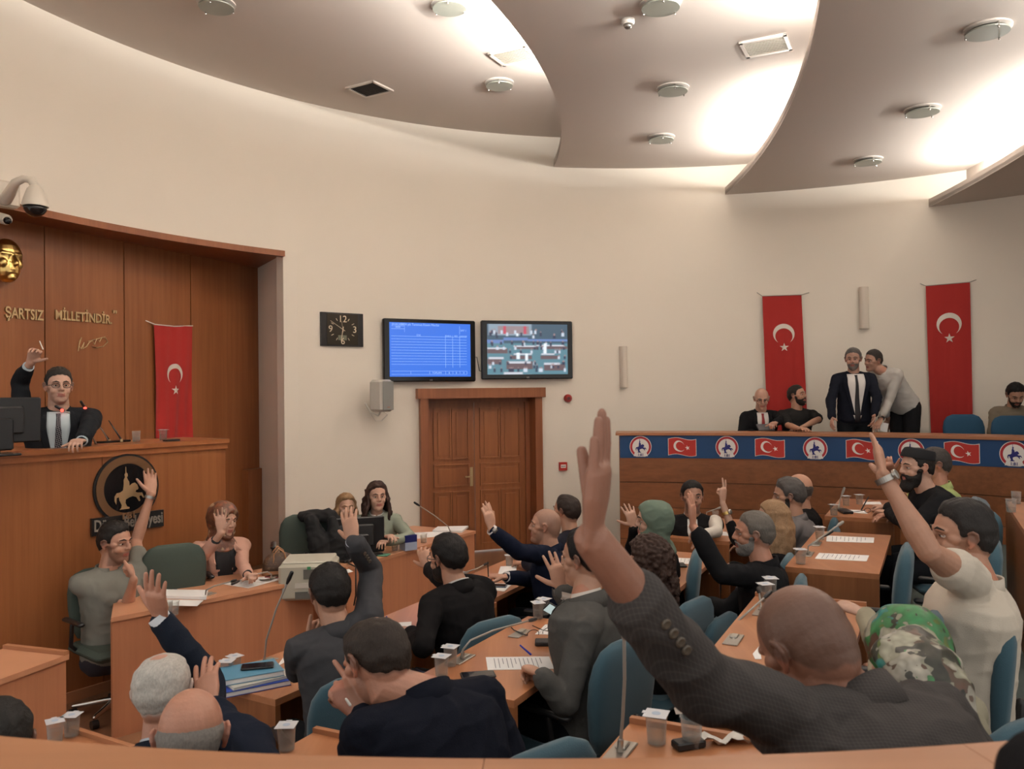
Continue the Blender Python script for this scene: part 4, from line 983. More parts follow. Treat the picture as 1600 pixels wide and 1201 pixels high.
slab([(836, 1003), (872, 1003), (874, 1010), (836, 1010)], .9, .020, 'black wallet on the spectacles desk', 'wallet', 'wallet', mat('leather_black', (.015, .014, .015), .5))
slab([(757, 914), (792, 915), (792, 919), (760, 918)], .75, .012, 'grey-blue phone on the white sheet of the shaven-headed man', 'phone', 'phone', mat('phone_blue', (.06, .08, .12), .3), DSC)
slab([(1037, 882), (1070, 881), (1072, 887), (1040, 887)], .9, .014, 'dark spectacle case beyond the curly-haired woman', 'case', 'case', BLACK)
slab([(1108, 838), (1116, 833), (1117, 835), (1104, 838)], .9, .012, 'small dark object beside the sheet before the man in vest', 'phone', 'phone', BLACK)
slab([(1313, 798), (1328, 798), (1328, 803), (1312, 803)], 1.1, .022, 'small black case beside the cup of the man in black cap', 'case', 'case', BLACK)
slab([(1052, 1168), (1096, 1160), (1100, 1168), (1056, 1175)], 1.1, .022, 'black pocket gadget at the foot of the open cup', 'case', 'case', BLACK)
slab([(417, 897), (438, 900), (444, 903), (424, 903)], .75, .01, 'phone in red case beside the handbag', 'phone', 'phone', mat('phone_red', (.25, .05, .05), .4), DSC)
slab([(590, 866), (610, 866), (606, 870), (586, 869)], .75, .01, 'small green card on the women table', 'card', 'card', mat('card_green', (.08, .22, .14), .5))
# napkin
q = Pz(1125, 1162, 1.1); mb = MB(); rgn = random.Random(5); vs = []; NXn = 10
for j in range(5):
    for i in range(NXn): vs.append(q+V((-.06+.16*i/9, -.03+.05*j/4+.02*(i/9), .006+.018*rgn.random()+.012*math.sin(i*1.3))))
mb.add(vs+[v-Z*.0015 for v in vs], [(j*NXn+i, j*NXn+i+1, (j+1)*NXn+i+1, (j+1)*NXn+i) for j in range(4) for i in range(NXn-1)]+[tuple(50+k for k in (j*NXn+i, (j+1)*NXn+i, (j+1)*NXn+i+1, j*NXn+i+1)) for j in range(4) for i in range(NXn-1)])
tag(mb.build('napkin', mat('napkin_white', (.62, .58, .53), .9), None, True, fixn=False), 'crumpled white paper napkin on the nearest desk', 'napkin')
# books and folders on the first desk
bx0 = [(348, 1060), (392, 1042), (440, 1052), (438, 1072)]
t = None
def stack(c, w, l, h, z_, rz, m_, lb, nm='book', pages=True):
    t = thing(nm, lb, nm, (c.x, c.y, z_)); mb = MB(); mb.box((c.x, c.y, z_+h/2), (w, l, h), rz, bev=.003)
    if pages:
        mb.build('page_block', PAPER, t); mb = MB(); mb.box((c.x, c.y, z_+h+.001), (w+.004, l+.004, .002), rz); mb.box((c.x, c.y, z_+.001), (w+.004, l+.004, .002), rz); mb.build('cover', m_, t)
    else: mb.build('cover', m_, t)
c = Pz(394, 1070, .75); stack(c, .21, .30, .022, .751, -1.0, mat('folder_blue', (.02, .06, .35), .35), 'blue plastic folder at the bottom of the stack', 'folder')
c2 = c+V((.01, .02, 0)); stack(c2, .2, .28, .010, .776, -.9, mat('folder_pale', (.5, .5, .45), .5), 'thin cream folder in the middle of the stack', 'folder')
c3 = c+V((-.02, .03, 0)); stack(c3, .20, .27, .024, .789, -1.05, mat('book_cover', (.10, .28, .42), .3), 'thick pale blue book on top of the folders')
cph = c3+Z*(.8155-.75); t = thing('phone', 'black phone lying on the pale blue book', 'phone', (c3.x, c3.y, .816)); mb = MB(); mb.box((c3.x+.03, c3.y+.02, .822), (.15, .075, .010), .25, bev=.004); mb.build('body', BLACK, t, 'auto'); mb = MB(); mb.box((c3.x+.03, c3.y+.02, .8278), (.14, .068, .001), .25); mb.build('screen', DSC, t)
# spectacles on the desk
q = Pz(845, 990, .9)
t = thing('spectacles', 'black-framed spectacles lying open on the desk', 'spectacles', q)
def ringp(c, r1, r2, ax, ay, n=20): return [c+ax*r1*math.cos(2*PI*i/n)+ay*r2*math.sin(2*PI*i/n) for i in range(n+1)]
A1 = P(833, 990, q.y-.02); A2 = P(855, 987, q.y+.0); axx = (A2-A1).normalized()
mb = MB(); mb.chain(ringp(A1, .030, .020, axx, Z), [.0018]*21, 6, caps=False); mb.chain(ringp(A2+axx*.006, .030, .020, axx, Z), [.0018]*21, 6, caps=False); mb.build('front_frame', BLACK, t, True)
mb = MB(); mb.chain([A1-axx*.03, P(822, 992, q.y-.05), P(803, 984, q.y+.04), P(799, 980, q.y+.06)], [.0028]*4, 6); mb.build('temple', BLACK, t, True)
mb = MB(); mb.chain([A2+axx*.03, P(850, 985, q.y+.05), P(832, 977, q.y+.12)], [.0026]*3, 6); mb.build('temple', BLACK, t, True)
q = Pz(1346, 801, 1.1); t = thing('spectacles', 'thin dark spectacles lying before the man in black cap', 'spectacles', q)
mb = MB(); mb.chain(ringp(q+V((.05, 0, .02)), .026, .018, V((.9, -.2, 0)), Z), [.002]*21, 6, caps=False); mb.chain(ringp(q+V((.11, -.01, .02)), .026, .018, V((.9, -.2, 0)), Z), [.002]*21, 6, caps=False); mb.chain([q+V((.03, 0, .02)), q+V((-.06, .02, .006)), q+V((-.1, .05, .005))], [.0025]*3, 6); mb.build('frame', BLACK, t, True)
# pens
PENB = mat('pen_blue', (.02, .03, .35), .3)
def pen(a, b, lb, m_=PENB): mb = MB(); mb.chain([P(*a), P(*b)], [.0045, .0035], 8); tag(mb.build('pen', m_, None, True), lb, 'pen')
pen((829, 1022, 3.42), (813, 1008, 3.42), 'blue pen in the writing hand of the man in mid grey jacket')
pen((610, 984, 4.75), (604, 963, 4.75), 'blue pen held upright before the bearded man in black suit')
pen((763, 900, 5.5), (762, 878, 5.5), 'dark pen held by the shaven-headed man in navy suit', BLACK)
pen((1346, 796, 5.6), (1357, 776, 5.6), 'dark pen held by the man in black cap', BLACK)
pen((67, 545, 5.75), (62, 533, 5.75), 'white pen in the raised hand of the chairman', WHITE)
pen((1162, 1010, 3.4), (1172, 996, 3.55), 'pen lying on the desk left of the bald head', BLACK)
pen((547, 1101, 2.3), (541, 1092, 2.3), 'white pen end between the fingers of the bowed man', WHITE)
# held phone
mb = MB(); c = P(872, 957, 4.08); Mr = Matrix((V((.75, .2, -.45)).normalized(), V((.25, -.35, .2)).normalized(), V((.0, .5, .85)))).transposed()
u = V((.8, .1, -.5)).normalized(); v = V((.35, -.5, .5)); v = (v-u*v.dot(u)).normalized(); w = u.cross(v)
M3 = Matrix((u, v, w)).transposed(); t = thing('phone', 'phone with a bright pale screen held beside the mid grey jacket', 'phone', c)
mb.box(c, (.14, .07, .009), M=M3, bev=.003); mb.build('body', BLACK, t); mb = MB(); sgn = 1 if w.dot(CO-c) > 0 else -1; mb.box(c+w*sgn*.0052, (.13, .064, .001), M=M3); mb.build('screen', mat('phone_lit', (.05, .06, .06), .3, emit=(.50, .62, .60), es=.75), t)

# monitor on the women table (back to the camera) and the podium monitor
def monitor(c, w, h, fw, lb, extra=None):
    t = thing('monitor', lb, 'monitor', c); fw = fw.normalized(); rgt = V((-fw.y, fw.x, 0)); rz = math.atan2(rgt.y, rgt.x)
    mb = MB(); mb.box(c, (w, .035, h), rz, bev=.008); mb.build('housing', BLACK, t)
    mb = MB(); mb.box(c+fw*.03, (w*.62, .03, h*.62), rz, bev=.012); mb.build('back_cover', mat('monitor_back', (.018, .018, .019), .5), t)
    mb = MB(); mb.box(c+fw*.06-Z*h*.3, (.20, .03, h*.7), rz, bev=.01); mb.build('stand', BLACK, t)
    mb = MB(); b = c-Z*(h/2+.07); mb.box(b+fw*.02, (.26, .2, .015), rz, bev=.005); mb.box(c+fw*.03-Z*(h/2+.03), (.06, .03, .1), rz); mb.build('foot', BLACK, t)
    return t
c = P(556, 836, 7.0); monitor(c, .48, .30, V((.35, -.94, 0)), 'black computer monitor on the women table seen from behind')
c = P(-12, 657, 5.25); monitor(c, .56, .29, V((.75, -.65, 0)), 'black monitor standing on the podium at the left edge')
mb = MB(); mb.box(Pz(560, 872, .75)+Z*.012, (.42, .15, .022), .9, bev=.005); tag(mb.build('keyboard', BLACK), 'black keyboard below the monitor', 'keyboard')
mb = MB(); mb.chain([Pz(541, 868, .76), Pz(545, 880, .77), Pz(556, 885, .76), P(556, 905, 6.35), P(556, 930, 6.4), P(553, 945, 6.4)], [.006]*6, 8); tag(mb.build('cable', BLACK, None, True), 'black cable hanging down the front of the women table', 'cable')
# tissue box
q = Pz(638, 858, .75); t = thing('tissue_box', 'dark blue and white carton on the women table', 'box', q)
mb = MB(); mb.box(q+Z*.10, (.115, .11, .06), .6); mb.build('upper_carton', mat('carton_navy', (.015, .02, .12), .4), t); mb = MB(); mb.box(q+Z*.035, (.115, .11, .07), .6); mb.build('lower_carton', mat('carton_pale', (.35, .40, .52), .4), t)
# printer
q = Pz(493, 897, .62); pr = thing('printer', 'beige-grey laser printer on the low cabinet', 'printer', q)
PG = mat('printer_beige', (.40, .38, .31), .5); PD = mat('printer_dark', (.10, .10, .09), .5); rzp = .10
c = P(484, 878, 6.2); c.z = .62+.135
def pbx(mb, u, v, w_, dx, dy, dz, bev=0.): Rm = Matrix.Rotation(rzp, 3, 'Z'); mb.box(c+Rm@V((u, v, w_)), (dx, dy, dz), rzp, bev=bev)
mb = MB(); pbx(mb, 0, 0, 0, .40, .36, .26, .02); mb.build('casing', PG, pr, 'auto')
mb = MB(); pbx(mb, 0, .01, .135, .36, .32, .02, .008); mb.build('top_cover', mat('printer_top', (.46, .44, .37), .5), pr)
mb = MB(); pbx(mb, .08, -.182, .06, .20, .006, .07); mb.build('display_panel', PD, pr); mb = MB(); pbx(mb, .10, -.187, .07, .08, .004, .025); mb.build('screen', mat('printer_lcd', (.28, .30, .24), .4), pr)
mb = MB(); pbx(mb, .05, -.183, -.02, .26, .008, .035); mb.build('front_flap', mat('printer_flap', (.50, .48, .42), .5), pr)
mb = MB(); pbx(mb, .05, -.183, -.09, .26, .008, .05); mb.build('tray_slot', PD, pr)
mb = MB()
for k in range(6): pbx(mb, -.202, -.02, .06-k*.018, .004, .12, .008)
mb.build('side_vent', PD, pr)
mb = MB(); pbx(mb, .02, -.184, .105, .025, .004, .02); mb.build('green_label', mat('label_green', (.03, .22, .08), .5), pr)
# handbag
q = Pz(437, 896, .75); hb = thing('handbag', 'brown patterned handbag with tan leather handles', 'handbag', q); LEA = mat('tan_leather', (.36, .17, .08), .45); rzh = .35
BAG = floral('bag_pattern', [(0, (.07, .035, .02)), (.7, (.10, .05, .025)), (.9, (.18, .11, .05)), (1, (.07, .035, .02))], 90., .0)
mb = MB(); d_ = V((math.cos(rzh), math.sin(rzh), 0)); e_ = V((-math.sin(rzh), math.cos(rzh), 0))
mb.loft([(q+Z*.004, d_*.125, e_*.07), (q+Z*.06, d_*.128, e_*.07), (q+Z*.11, d_*.115, e_*.06), (q+Z*.145, d_*.085, e_*.04), (q+Z*.16, d_*.05, e_*.02)], 28, .7); mb.build('bag_body', BAG, hb, True)
mb = MB(); mb.loft([(q, d_*.132, e_*.074), (q+Z*.035, d_*.132, e_*.074)], 28, .7); mb.build('leather_base', LEA, hb, 'auto')
for s_ in (-1, 1): mb = MB(); o_ = q+e_*s_*.055; mb.chain([o_+d_*-.05+Z*.09, o_+d_*-.045+Z*.16, o_+d_*-.01+Z*.20, o_+d_*.03+Z*.17, o_+d_*.05+Z*.09], [.006]*5, 8); mb.build('handle', LEA, hb, True)
mb = MB(); mb.chain([q-d_*.12+Z*.02-e_*.02, q-d_*.10+Z*.09-e_*.03, q-d_*.05+Z*.15], [.008]*3, 8); mb.build('trim', LEA, hb, True)
# ------------------------------------------------------------------ people
SKIN = vcol('skin')
EYEW = mat('eye_white', (.55, .5, .46), .3); IRIS = mat('eye_iris', (.03, .018, .012), .2)
BROW = mat('brow_hair', (.03, .02, .016), .8)
LENS = mat('spectacle_frame', (.015, .012, .01), .3)

HELL = [((0, -.030, .004), (.0715, .082, .088)), ((0, -.012, .028), (.077, .098, .092)), ((0, .022, -.045), (.058, .066, .072)), ((0, -.045, -.02), (.062, .06, .075)), ((0, .045, -.085), (.04, .045, .035))]
HO = np.array([0, -.01, .01])
def head_r(d):
    """exit radius of the head volume seen from HO for unit directions d (n,3)"""
    r = np.zeros(len(d))
    for c, R in HELL:
        R = np.array(R); o = (HO-np.array(c))/R; q = d/R
        a = (q*q).sum(1); b = 2*(q@o); cc = o@o-1
        D = b*b-4*a*cc; t = np.where(D > 0, (-b+np.sqrt(np.maximum(D, 0)))/2/a, 0); r = np.maximum(r, t)
    return r
def sst(x, a, b): t = np.clip((x-a)/(b-a), 0, 1); return t*t*(3-2*t)
def nz(p, sc, seed=0.):
    return np.array([noise.noise(V((x*sc+seed, y*sc, z*sc))) for x, y, z in p])
def shell(mb, maskf, t, base=.004, nu=56, nv=40, namp=0., nsc=60., seed=0., Hm=None, stretch=None, tm=None):
    """closed skin around the head: outside by t where mask=1, hidden inside the head where mask=0"""
    dirs = []
    for i in range(nv+1):
        a = -PI/2+PI*i/nv
        for j in range(nu): b = 2*PI*j/nu; dirs.append((math.cos(a)*math.cos(b), math.cos(a)*math.sin(b), math.sin(a)))
    d = np.array(dirs); r = head_r(d); p = HO+d*r[:, None]; m = maskf(p)
    off = (t*tm(p) if tm else t)*m-base*(1-m)
    if namp: off = off+nz(p*np.array([1.1, .45, .6]), nsc, seed)*namp*m*(tm(p) if tm else 1)
    if stretch: off = off+stretch(p)*m
    p = HO+d*(r+off)[:, None]
    vs = [Hm@V(q) for q in p]; fs = []
    for i in range(nv):
        for j in range(nu): fs.append((i*nu+j, i*nu+(j+1) % nu, (i+1)*nu+(j+1) % nu, (i+1)*nu+j))
    mb.add(vs, fs)
def hair_mask(bald=0., low=0., front=.0):
    def f(p):
        x, y, z = p[:, 0], p[:, 1], p[:, 2]
        hl = np.interp(y, [-.12, -.085, -.05, -.02, .0, .022, .034, .05, .07, .1], [-.055, -.052, -.038, -.006, .008, .004, .048, .066, .078, .084+front])
        hl = hl+nz(p, 45, 3.3)*.008
        m = sst(z-hl-low, -.005, .010)
        m = m*(1-sst(y, .086, .094)*0)
        # receding temples
        if bald > 0:
            top = sst(z, .085, .1)*(1-0*y); fr = sst(y, -.06, -.03)
            if bald < 1: cr = np.exp(-((x/.042)**2+((y+.035)/.045)**2)*1.0)*sst(z, .06, .09); m = m*(1-bald*np.clip(cr*1.3, 0, 1)); m = m*(1-bald*sst(y, .045, .06)*.6)
            else: m = m*(1-sst(z, .012, .045))
        return m
    return f
def hair_depth(p):
    hl = np.interp(p[:, 1], [-.12, -.085, -.05, -.02, .0, .022, .034, .05, .07, .1], [-.055, -.052, -.038, -.006, .008, .004, .048, .066, .078, .084]); return .25+.75*sst(p[:, 2]-hl, .0, .055)
def beard_mask(full=1.):
    def f(p):
        x, y, z = p[:, 0], p[:, 1], p[:, 2]
        m = sst(-z, .038, .05)*sst(y, -.012, .005)
        side = sst(-z, -.0, .012)*sst(y, -.008, .004)*(1-sst(y, .022, .032))
        mo = (np.abs(x) < .024)*(np.abs(z+.058) < .009)*(y > .06)
        return np.clip(np.maximum(m, side), 0, 1)*(1-mo)
    return f

def hand(mb, W_, d, n, tside, curl=.15, spread=.12, sc=1., thumb_out=.7, gaps=None, curls=None, tn=.25):
    """W_ wrist, d towards fingertips, n out of the palm, tside=+1/-1 side of the thumb along d x n"""
    d = d.normalized(); n = (n-d*n.dot(d)).normalized(); l = d.cross(n)*tside
    k = sc
    mb.chain([W_-d*.02*k, W_+d*.015*k, W_+d*.05*k, W_+d*.088*k], [.030*k, .033*k, .041*k, .040*k], 14, nrm=n, asp=.42)
    L0 = (.073, .081, .075, .059); X0 = (.030, .010, -.011, -.030); Y0_ = (.092, .097, .093, .084)
    for i in range(4):
        sp = (1.5-i)*spread if gaps is None else gaps[i]
        c_ = curl*(1+.12*i) if curls is None else curls[i]
        b = W_+l*X0[i]*k+d*Y0_[i]*k*.9; fd = (d*math.cos(sp)+l*math.sin(sp)); pts = [b-fd*.02*k, b]; ang_ = 0
        for j, fr in enumerate((.45, .31, .24)):
            ang_ += c_*(1, 1.15, .8)[j]; dd = fd*math.cos(ang_)+n*math.sin(ang_); pts.append(pts[-1]+dd*L0[i]*k*fr*1.02)
        r = (.0098, .0098, .0088, .0083, .0072)
        mb.chain(pts, [q*k*(1 if i < 3 else .9) for q in r], 8)
    b = W_+l*.026*k+d*.022*k+n*.006*k; td = (l*thumb_out+d*(1.15-thumb_out)+n*tn).normalized(); td2 = (td+d*.35+n*.05).normalized()
    mb.chain([W_+d*.012*k+l*.012*k, b, b+td*.036*k, b+td*.036*k+td2*.030*k, b+td*.036*k+td2*.055*k], [.014*k, .0155*k, .0125*k, .0105*k, .0085*k], 9)

def patch(mb, bvh, o, fwd, lat, up, rows, ncol=5, eps=.004, dist=.24):
    vs = []
    for v, u0, u1 in rows:
        for i in range(ncol+1):
            u = u0+(u1-u0)*i/ncol; src = o+lat*u+up*v+fwd*dist
            h = bvh.ray_cast(src, -fwd)
            p = (h[0]+fwd*eps) if h[0] is not None and (h[0]-o).dot(fwd) > .0 else o+lat*u+up*v+fwd*.1
            vs.append(p)
    n = len(vs); back = [p-fwd*.0025 for p in vs]; w = ncol+1; fs = []
    R = len(rows)
    for r in range(R-1):
        for i in range(ncol):
            q = (r*w+i, r*w+i+1, (r+1)*w+i+1, (r+1)*w+i); fs.append(q); fs.append(tuple(k+n for k in q[::-1]))
    edge = [r*w for r in range(R)]+[(R-1)*w+i for i in range(1, w)]+[r*w+ncol for r in range(R-2, -1, -1)]+[i for i in range(ncol-1, 0, -1)]
    for a, b in zip(edge, edge[1:]+edge[:1]): fs.append((a, b, b+n, a+n))
    mb.add(vs+back, fs)
def refine(rows, k=4):
    out = []
    for (a, b) in zip(rows, rows[1:]):
        for i in range(k): out.append(tuple(a[j]+(b[j]-a[j])*i/k for j in range(3)))
    return out+[rows[-1]]

def fold_disp(amp, seed, sc=9.):
    def f(co):
        out = np.empty(len(co))
        for i, (x, y, z) in enumerate(co):
            a = noise.noise(V((x*sc+seed, y*sc, z*sc*.8))); b = 1-abs(noise.noise(V((x*sc*1.3, y*sc*1.3+seed, z*sc*1.8))))*2.2
            out[i] = a*amp+max(0, b)*amp*.55-amp*.2
        return out
    return f

def fdir(yaw, pitch=0.):
    y = math.radians(yaw); p = math.radians(pitch)
    return V((-math.sin(y)*math.cos(p), -math.cos(y)*math.cos(p), math.sin(p)))

def person(label, head, yaw=0, pitch=0, roll=0, body=0, lean=8, side=0, s=1., skin=(.50, .27, .18), hair=None, hairc=(.03, .024, .02), top='jacket', topc=None, tmat=None,
           arms=None, group=None, pants=(.015, .015, .018), stand=False, face=True, shirt=None, tie=None, beard=None, shave=0., bulk=1., floor=0., neckdx=(0, 0), cuff=None, extras=None,
           chairm=None, female=False, seat=None, neck=None, thighyaw=None, lapel=True, leg=True, name='person'):
    hx, hy, hY = head; Hc = P(hx, hy, hY)
    Fd = fdir(yaw, pitch); up0 = V((0, 0, 1)); Rt = Fd.cross(up0).normalized(); Up = Rt.cross(Fd).normalized()
    if roll: Mr = Matrix.Rotation(math.radians(roll), 3, Fd); Rt = Mr@Rt; Up = Mr@Up
    Hm = (Matrix((Rt*s, Fd*s, Up*s)).transposed()).to_4x4(); Hm.translation = Hc
    bf = fdir(body); bl = bf.cross(up0).normalized()          # body forward, body right
    spine = (up0*math.cos(math.radians(lean))+bf*math.sin(math.radians(lean))); spine = (spine+bl*math.tan(math.radians(side))).normalized()
    bfw = bl.cross(spine)*-1; bfw = spine.cross(bl) if spine.cross(bl).dot(bf) > 0 else bl.cross(spine)
    NB = neck if neck is not None else Hc - Up*.105*s - Fd*.02*s - spine*.062*s - bf*.008   # neck base
    if neck is not None and (NB-Hc).length > .17*s: NB = Hc+(NB-Hc).normalized()*.168*s
    PV = NB-spine*.50*s
    sh = {1: NB+bl*.175*s*bulk-spine*.05*s, -1: NB-bl*.175*s*bulk-spine*.05*s}
    if female: sh = {k: NB+bl*k*.155*s-spine*.05*s for k in (1, -1)}
    arms = arms or {}
    for k in (1, -1):
        A = arms.get(k, ('rest',)); op_ = A[-1] if isinstance(A[-1], dict) else {}
        if 'sh' in op_:
            dl = P(*op_['sh'])-sh[k]; mxl = op_.get('shmax', .11); sh[k] = sh[k]+(dl if dl.length < mxl else dl.normalized()*mxl)
    root = thing(name, label, 'person', V((PV.x, PV.y, floor)), group)
    vox = min(.0052, max(.0034, hY*.0011))
    mb = MB(); gm = MB(); pm = MB()
    # ---- head primitives
    def h(x, y, z): return Hm@V((x, y, z))
    Hr = Hm.to_3x3()
    for c, R in HELL: mb.ell(h(*c), R, Hr, 28, 18)
    for sx_ in (-1, 1):
        noear = hair and hair['style'] in ('long', 'curly', 'scarf')
        mb.ell(h(sx_*.036, .052, -.03), (.026, .027, .026), Hr); mb.ell(h(sx_*.050, .035, -.002), (.022, .028, .02), Hr)
        # ear: rim and lobe
        e0 = [(sx_*.078, .004, .022), (sx_*.088, -.008, .030), (sx_*.092, -.022, .022), (sx_*.089, -.026, .004), (sx_*.083, -.016, -.016), (sx_*.078, -.004, -.028)]
        if not noear: mb.chain([h(*q) for q in e0], [.005*s, .0058*s, .006*s, .006*s, .006*s, .0065*s], 8)
        if not noear: mb.ell(h(sx_*.080, -.010, .0), (.006, .016, .024), Hr)
    mb.chain([h(-.045, .066, .024), h(-.022, .081, .027), h(.022, .081, .027), h(.045, .066, .024)], [.010*s, .011*s, .011*s, .010*s], 8)
    mb.chain([h(0, .080, .022), h(0, .092, .002), h(0, .101, -.021)], [.0095*s, .0098*s, .0118*s], 10)
    mb.ell(h(-.013, .092, -.024), (.008, .011, .008), Hr); mb.ell(h(.013, .092, -.024), (.008, .011, .008), Hr)
    mb.chain([h(-.022, .077, -.058), h(-.006, .088, -.053), h(.006, .088, -.053), h(.022, .077, -.058)], [.006*s]*4, 8)
    mb.chain([h(-.018, .078, -.064), h(0, .088, -.066), h(.018, .078, -.064)], [.007*s]*3, 8)
    mb.ell(h(0, .062, -.062), (.035, .024, .03), Hr); mb.ell(h(0, .076, -.096), (.022, .016, .016), Hr)
    nr = (.047 if female else .057)*s*(1 if bulk < 1.1 else 1.08)
    mb.chain([h(0, -.028, -.01), h(0, -.024, -.07), NB+spine*.0, NB-spine*.06], [nr*1.02, nr, nr*1.12, nr*1.3], 20)
    # ---- torso
    def tors(mb_, g):
        secs = []
        for t, rx, ry in ((-.04, .150, .110), (.0, .165, .120), (.12, .158, .115), (.24, .155, .110), (.34, .168, .115), (.41, .178, .110), (.455, .172, .092), (.485, .12, .07), (.505, .07, .058)):
            k = bulk*(.92 if female else 1); rx *= k; ry *= k*(1.12 if t < .3 and bulk > 1.05 else 1)
            secs.append((PV+spine*t*s, bl*(rx+g)*s, bfw*(ry+g)*s))
        mb_.loft(secs, 24, .85)
        mb_.chain([sh[-1], NB-spine*.035*s-bf*.01, sh[1]], [(.050+g)*s, (.062+g)*s, (.050+g)*s], 14)
    tors(mb, -.012)
    tors(gm, .010 if top in ('tee', 'blouse') else .016)
    if female and top != 'x':
        for k in (-1, 1): gm.ell(PV+spine*.33*s+bl*k*.07+bf*.09, (.062, .062, .06))
    arms = arms or {}
    cuffm = None; hands = []; cms = []
    jl = []
    for k in (1, -1):
        A = arms.get(k, ('rest',)); S0 = sh[k].copy(); opt = A[-1] if isinstance(A[-1], dict) else {}
        nrm = None
        if A[0] == 'px':
            (ex, ey, es), (wx, wy, ws), (tx, ty, ts) = A[1], A[2], A[3]
            E_ = P(ex, ey, es) if es > 1.2 else solve(S0, ex, ey, .285*s, es)
            W_ = P(wx, wy, ws) if ws > 1.2 else solve(E_, wx, wy, .25*s, ws)
            T_ = P(tx, ty, ts) if ts > 1.2 else solve(W_, tx, ty, .18*s, ts)
            if (E_-S0).length > .42 or (W_-E_).length > .36 or (T_-W_).length > .27 or (E_-S0).length < .2 or (W_-E_).length < .18: print('ARM', label[:30], k, round((E_-S0).length, 2), round((W_-E_).length, 2), round((T_-W_).length, 2))
            hd = (T_-W_).normalized(); lift = E_.z > S0.z-.02
            if lift:
                S0 = S0+up0*.02; gm.chain([PV+spine*.30*s+bl*k*.09*s, S0], [.075*s, .062*s], 14)
        elif A[0] == 'rest':      # forearm forward on the desk
            E_ = S0+bl*k*.07*s-spine*.21*s+bf*.14*s; zt = floor+.78
            W_ = E_+bf*.20*s-bl*k*.09*s; W_.z = max(E_.z-.08, min(E_.z+.08, zt+.02)); hd = (bf*.8-bl*k*.4+V((0, 0, -.12))).normalized()
        elif A[0] == 'down':
            E_ = S0+bl*k*.06*s-up0*.275*s-bf*.0; W_ = E_-up0*.25*s+bf*.05*s; hd = (-up0+bf*.12).normalized(); nrm = -bl*k
        elif A[0] == 'lap':
            E_ = S0+bl*k*.06*s-spine*.26*s+bf*.03*s; W_ = E_+bf*.2*s-bl*k*.10*s-up0*.07; hd = (bf*.7-bl*k*.5-up0*.1).normalized()
        elif A[0] == 'world': E_, W_, hd = A[1], A[2], A[3]
        n_ = opt.get('n'); ts_ = opt.get('t')
        if nrm is None: nrm = V(n_) if n_ is not None else ((bf*1.0) if W_.z > S0.z-.05 else -up0)
        if A[0] == 'down': pass
        ra = .040*s*(bulk**.5)*(.85 if female else 1); rf = .034*s*(bulk**.4)*(.85 if female else 1); rw = .024*s*(.9 if female else 1)
        ak = opt.get('armk', 1.); rf *= ak**.6; rw *= ak
        eM = (E_*.45+W_*.55)
        mb.chain([S0, S0.lerp(E_, .45), S0.lerp(E_, .9), E_], [ra*1.25, ra*1.12, rf*1.0, rf*1.02], 16)
        if opt.get('knob'): mb.ell(E_, (rf*1.15,)*3)
        mb.chain([E_, E_.lerp(W_, .28), E_.lerp(W_, .7), W_], [rf*1.05, rf*1.12, rw*1.15, rw*1.0], 16, nrm=nrm, asp=.96)
        # thumb on the medial side: for a right hand, palm n, fingers d: thumb = n x d direction *? (right: d x n points to thumb * -1)
        tsd = ts_ if ts_ is not None else k
        hand(mb, W_+hd*.012*s, hd, nrm, tsd, opt.get('curl', .22), opt.get('spread', .06), s*(.92 if female else 1.)*opt.get('hs', 1.), opt.get('th', .6), opt.get('gaps'), opt.get('curls'), opt.get('tn', .25))
        # sleeve
        g = {'jacket': .016, 'shirt': .012, 'tee': .012, 'blouse': .010, 'vest': .011}[top]
        short = top == 'tee'; cut = opt.get('cut', .93)
        if short:
            c_ = opt.get('cut', .75); q = S0.lerp(E_, c_)
            gm.chain([S0, S0.lerp(E_, c_*.5), q], [ra*1.3+g, ra*1.25+g, ra*1.22+g+.006], 18, caps=True) if False else gm.chain([S0, S0.lerp(E_, c_*.5), q], [ra*1.3+g, ra*1.25+g, ra*1.2+g+.004], 18)
        elif top == 'vest':
            pm.chain([S0, S0.lerp(E_, .5), E_, E_.lerp(W_, .5), E_.lerp(W_, .95)], [ra*1.2+g, ra+g, rf+g*1.2, rf*.9+g, rw+g], 16)
        else:
            Wq = E_.lerp(W_, cut); re = rf+g*1.25
            gm.chain([S0, S0.lerp(E_, .3), S0.lerp(E_, .6), S0.lerp(E_, .88), E_], [ra*1.22+g, ra*1.12+g, ra*1.04+g, re*1.02, re*1.0], 18)
            gm.chain([E_, E_.lerp(Wq, .25), E_.lerp(Wq, .6), Wq], [re, rf*1.05+g, rf*.93+g, rw*1.18+g*1.0], 18)
            if cuff and opt.get('cuff', True):
                cuffm = MB(); cms.append(cuffm)
                q0_, q1_ = Wq.lerp(E_, .12), Wq+(W_-E_).normalized()*(.028*s)
                cuffm.chain([q0_, q1_], [rw*1.15+.010, rw*1.15+.008], 18, caps=False)
            if opt.get('buttons'):
                jl.append((E_, Wq, W_, nrm))
        hands.append((k, S0, E_, W_, hd, nrm, tsd))
    # ---- legs
    tf = fdir(thighyaw) if thighyaw is not None else bf; tl = tf.cross(up0).normalized()
    lm = MB()
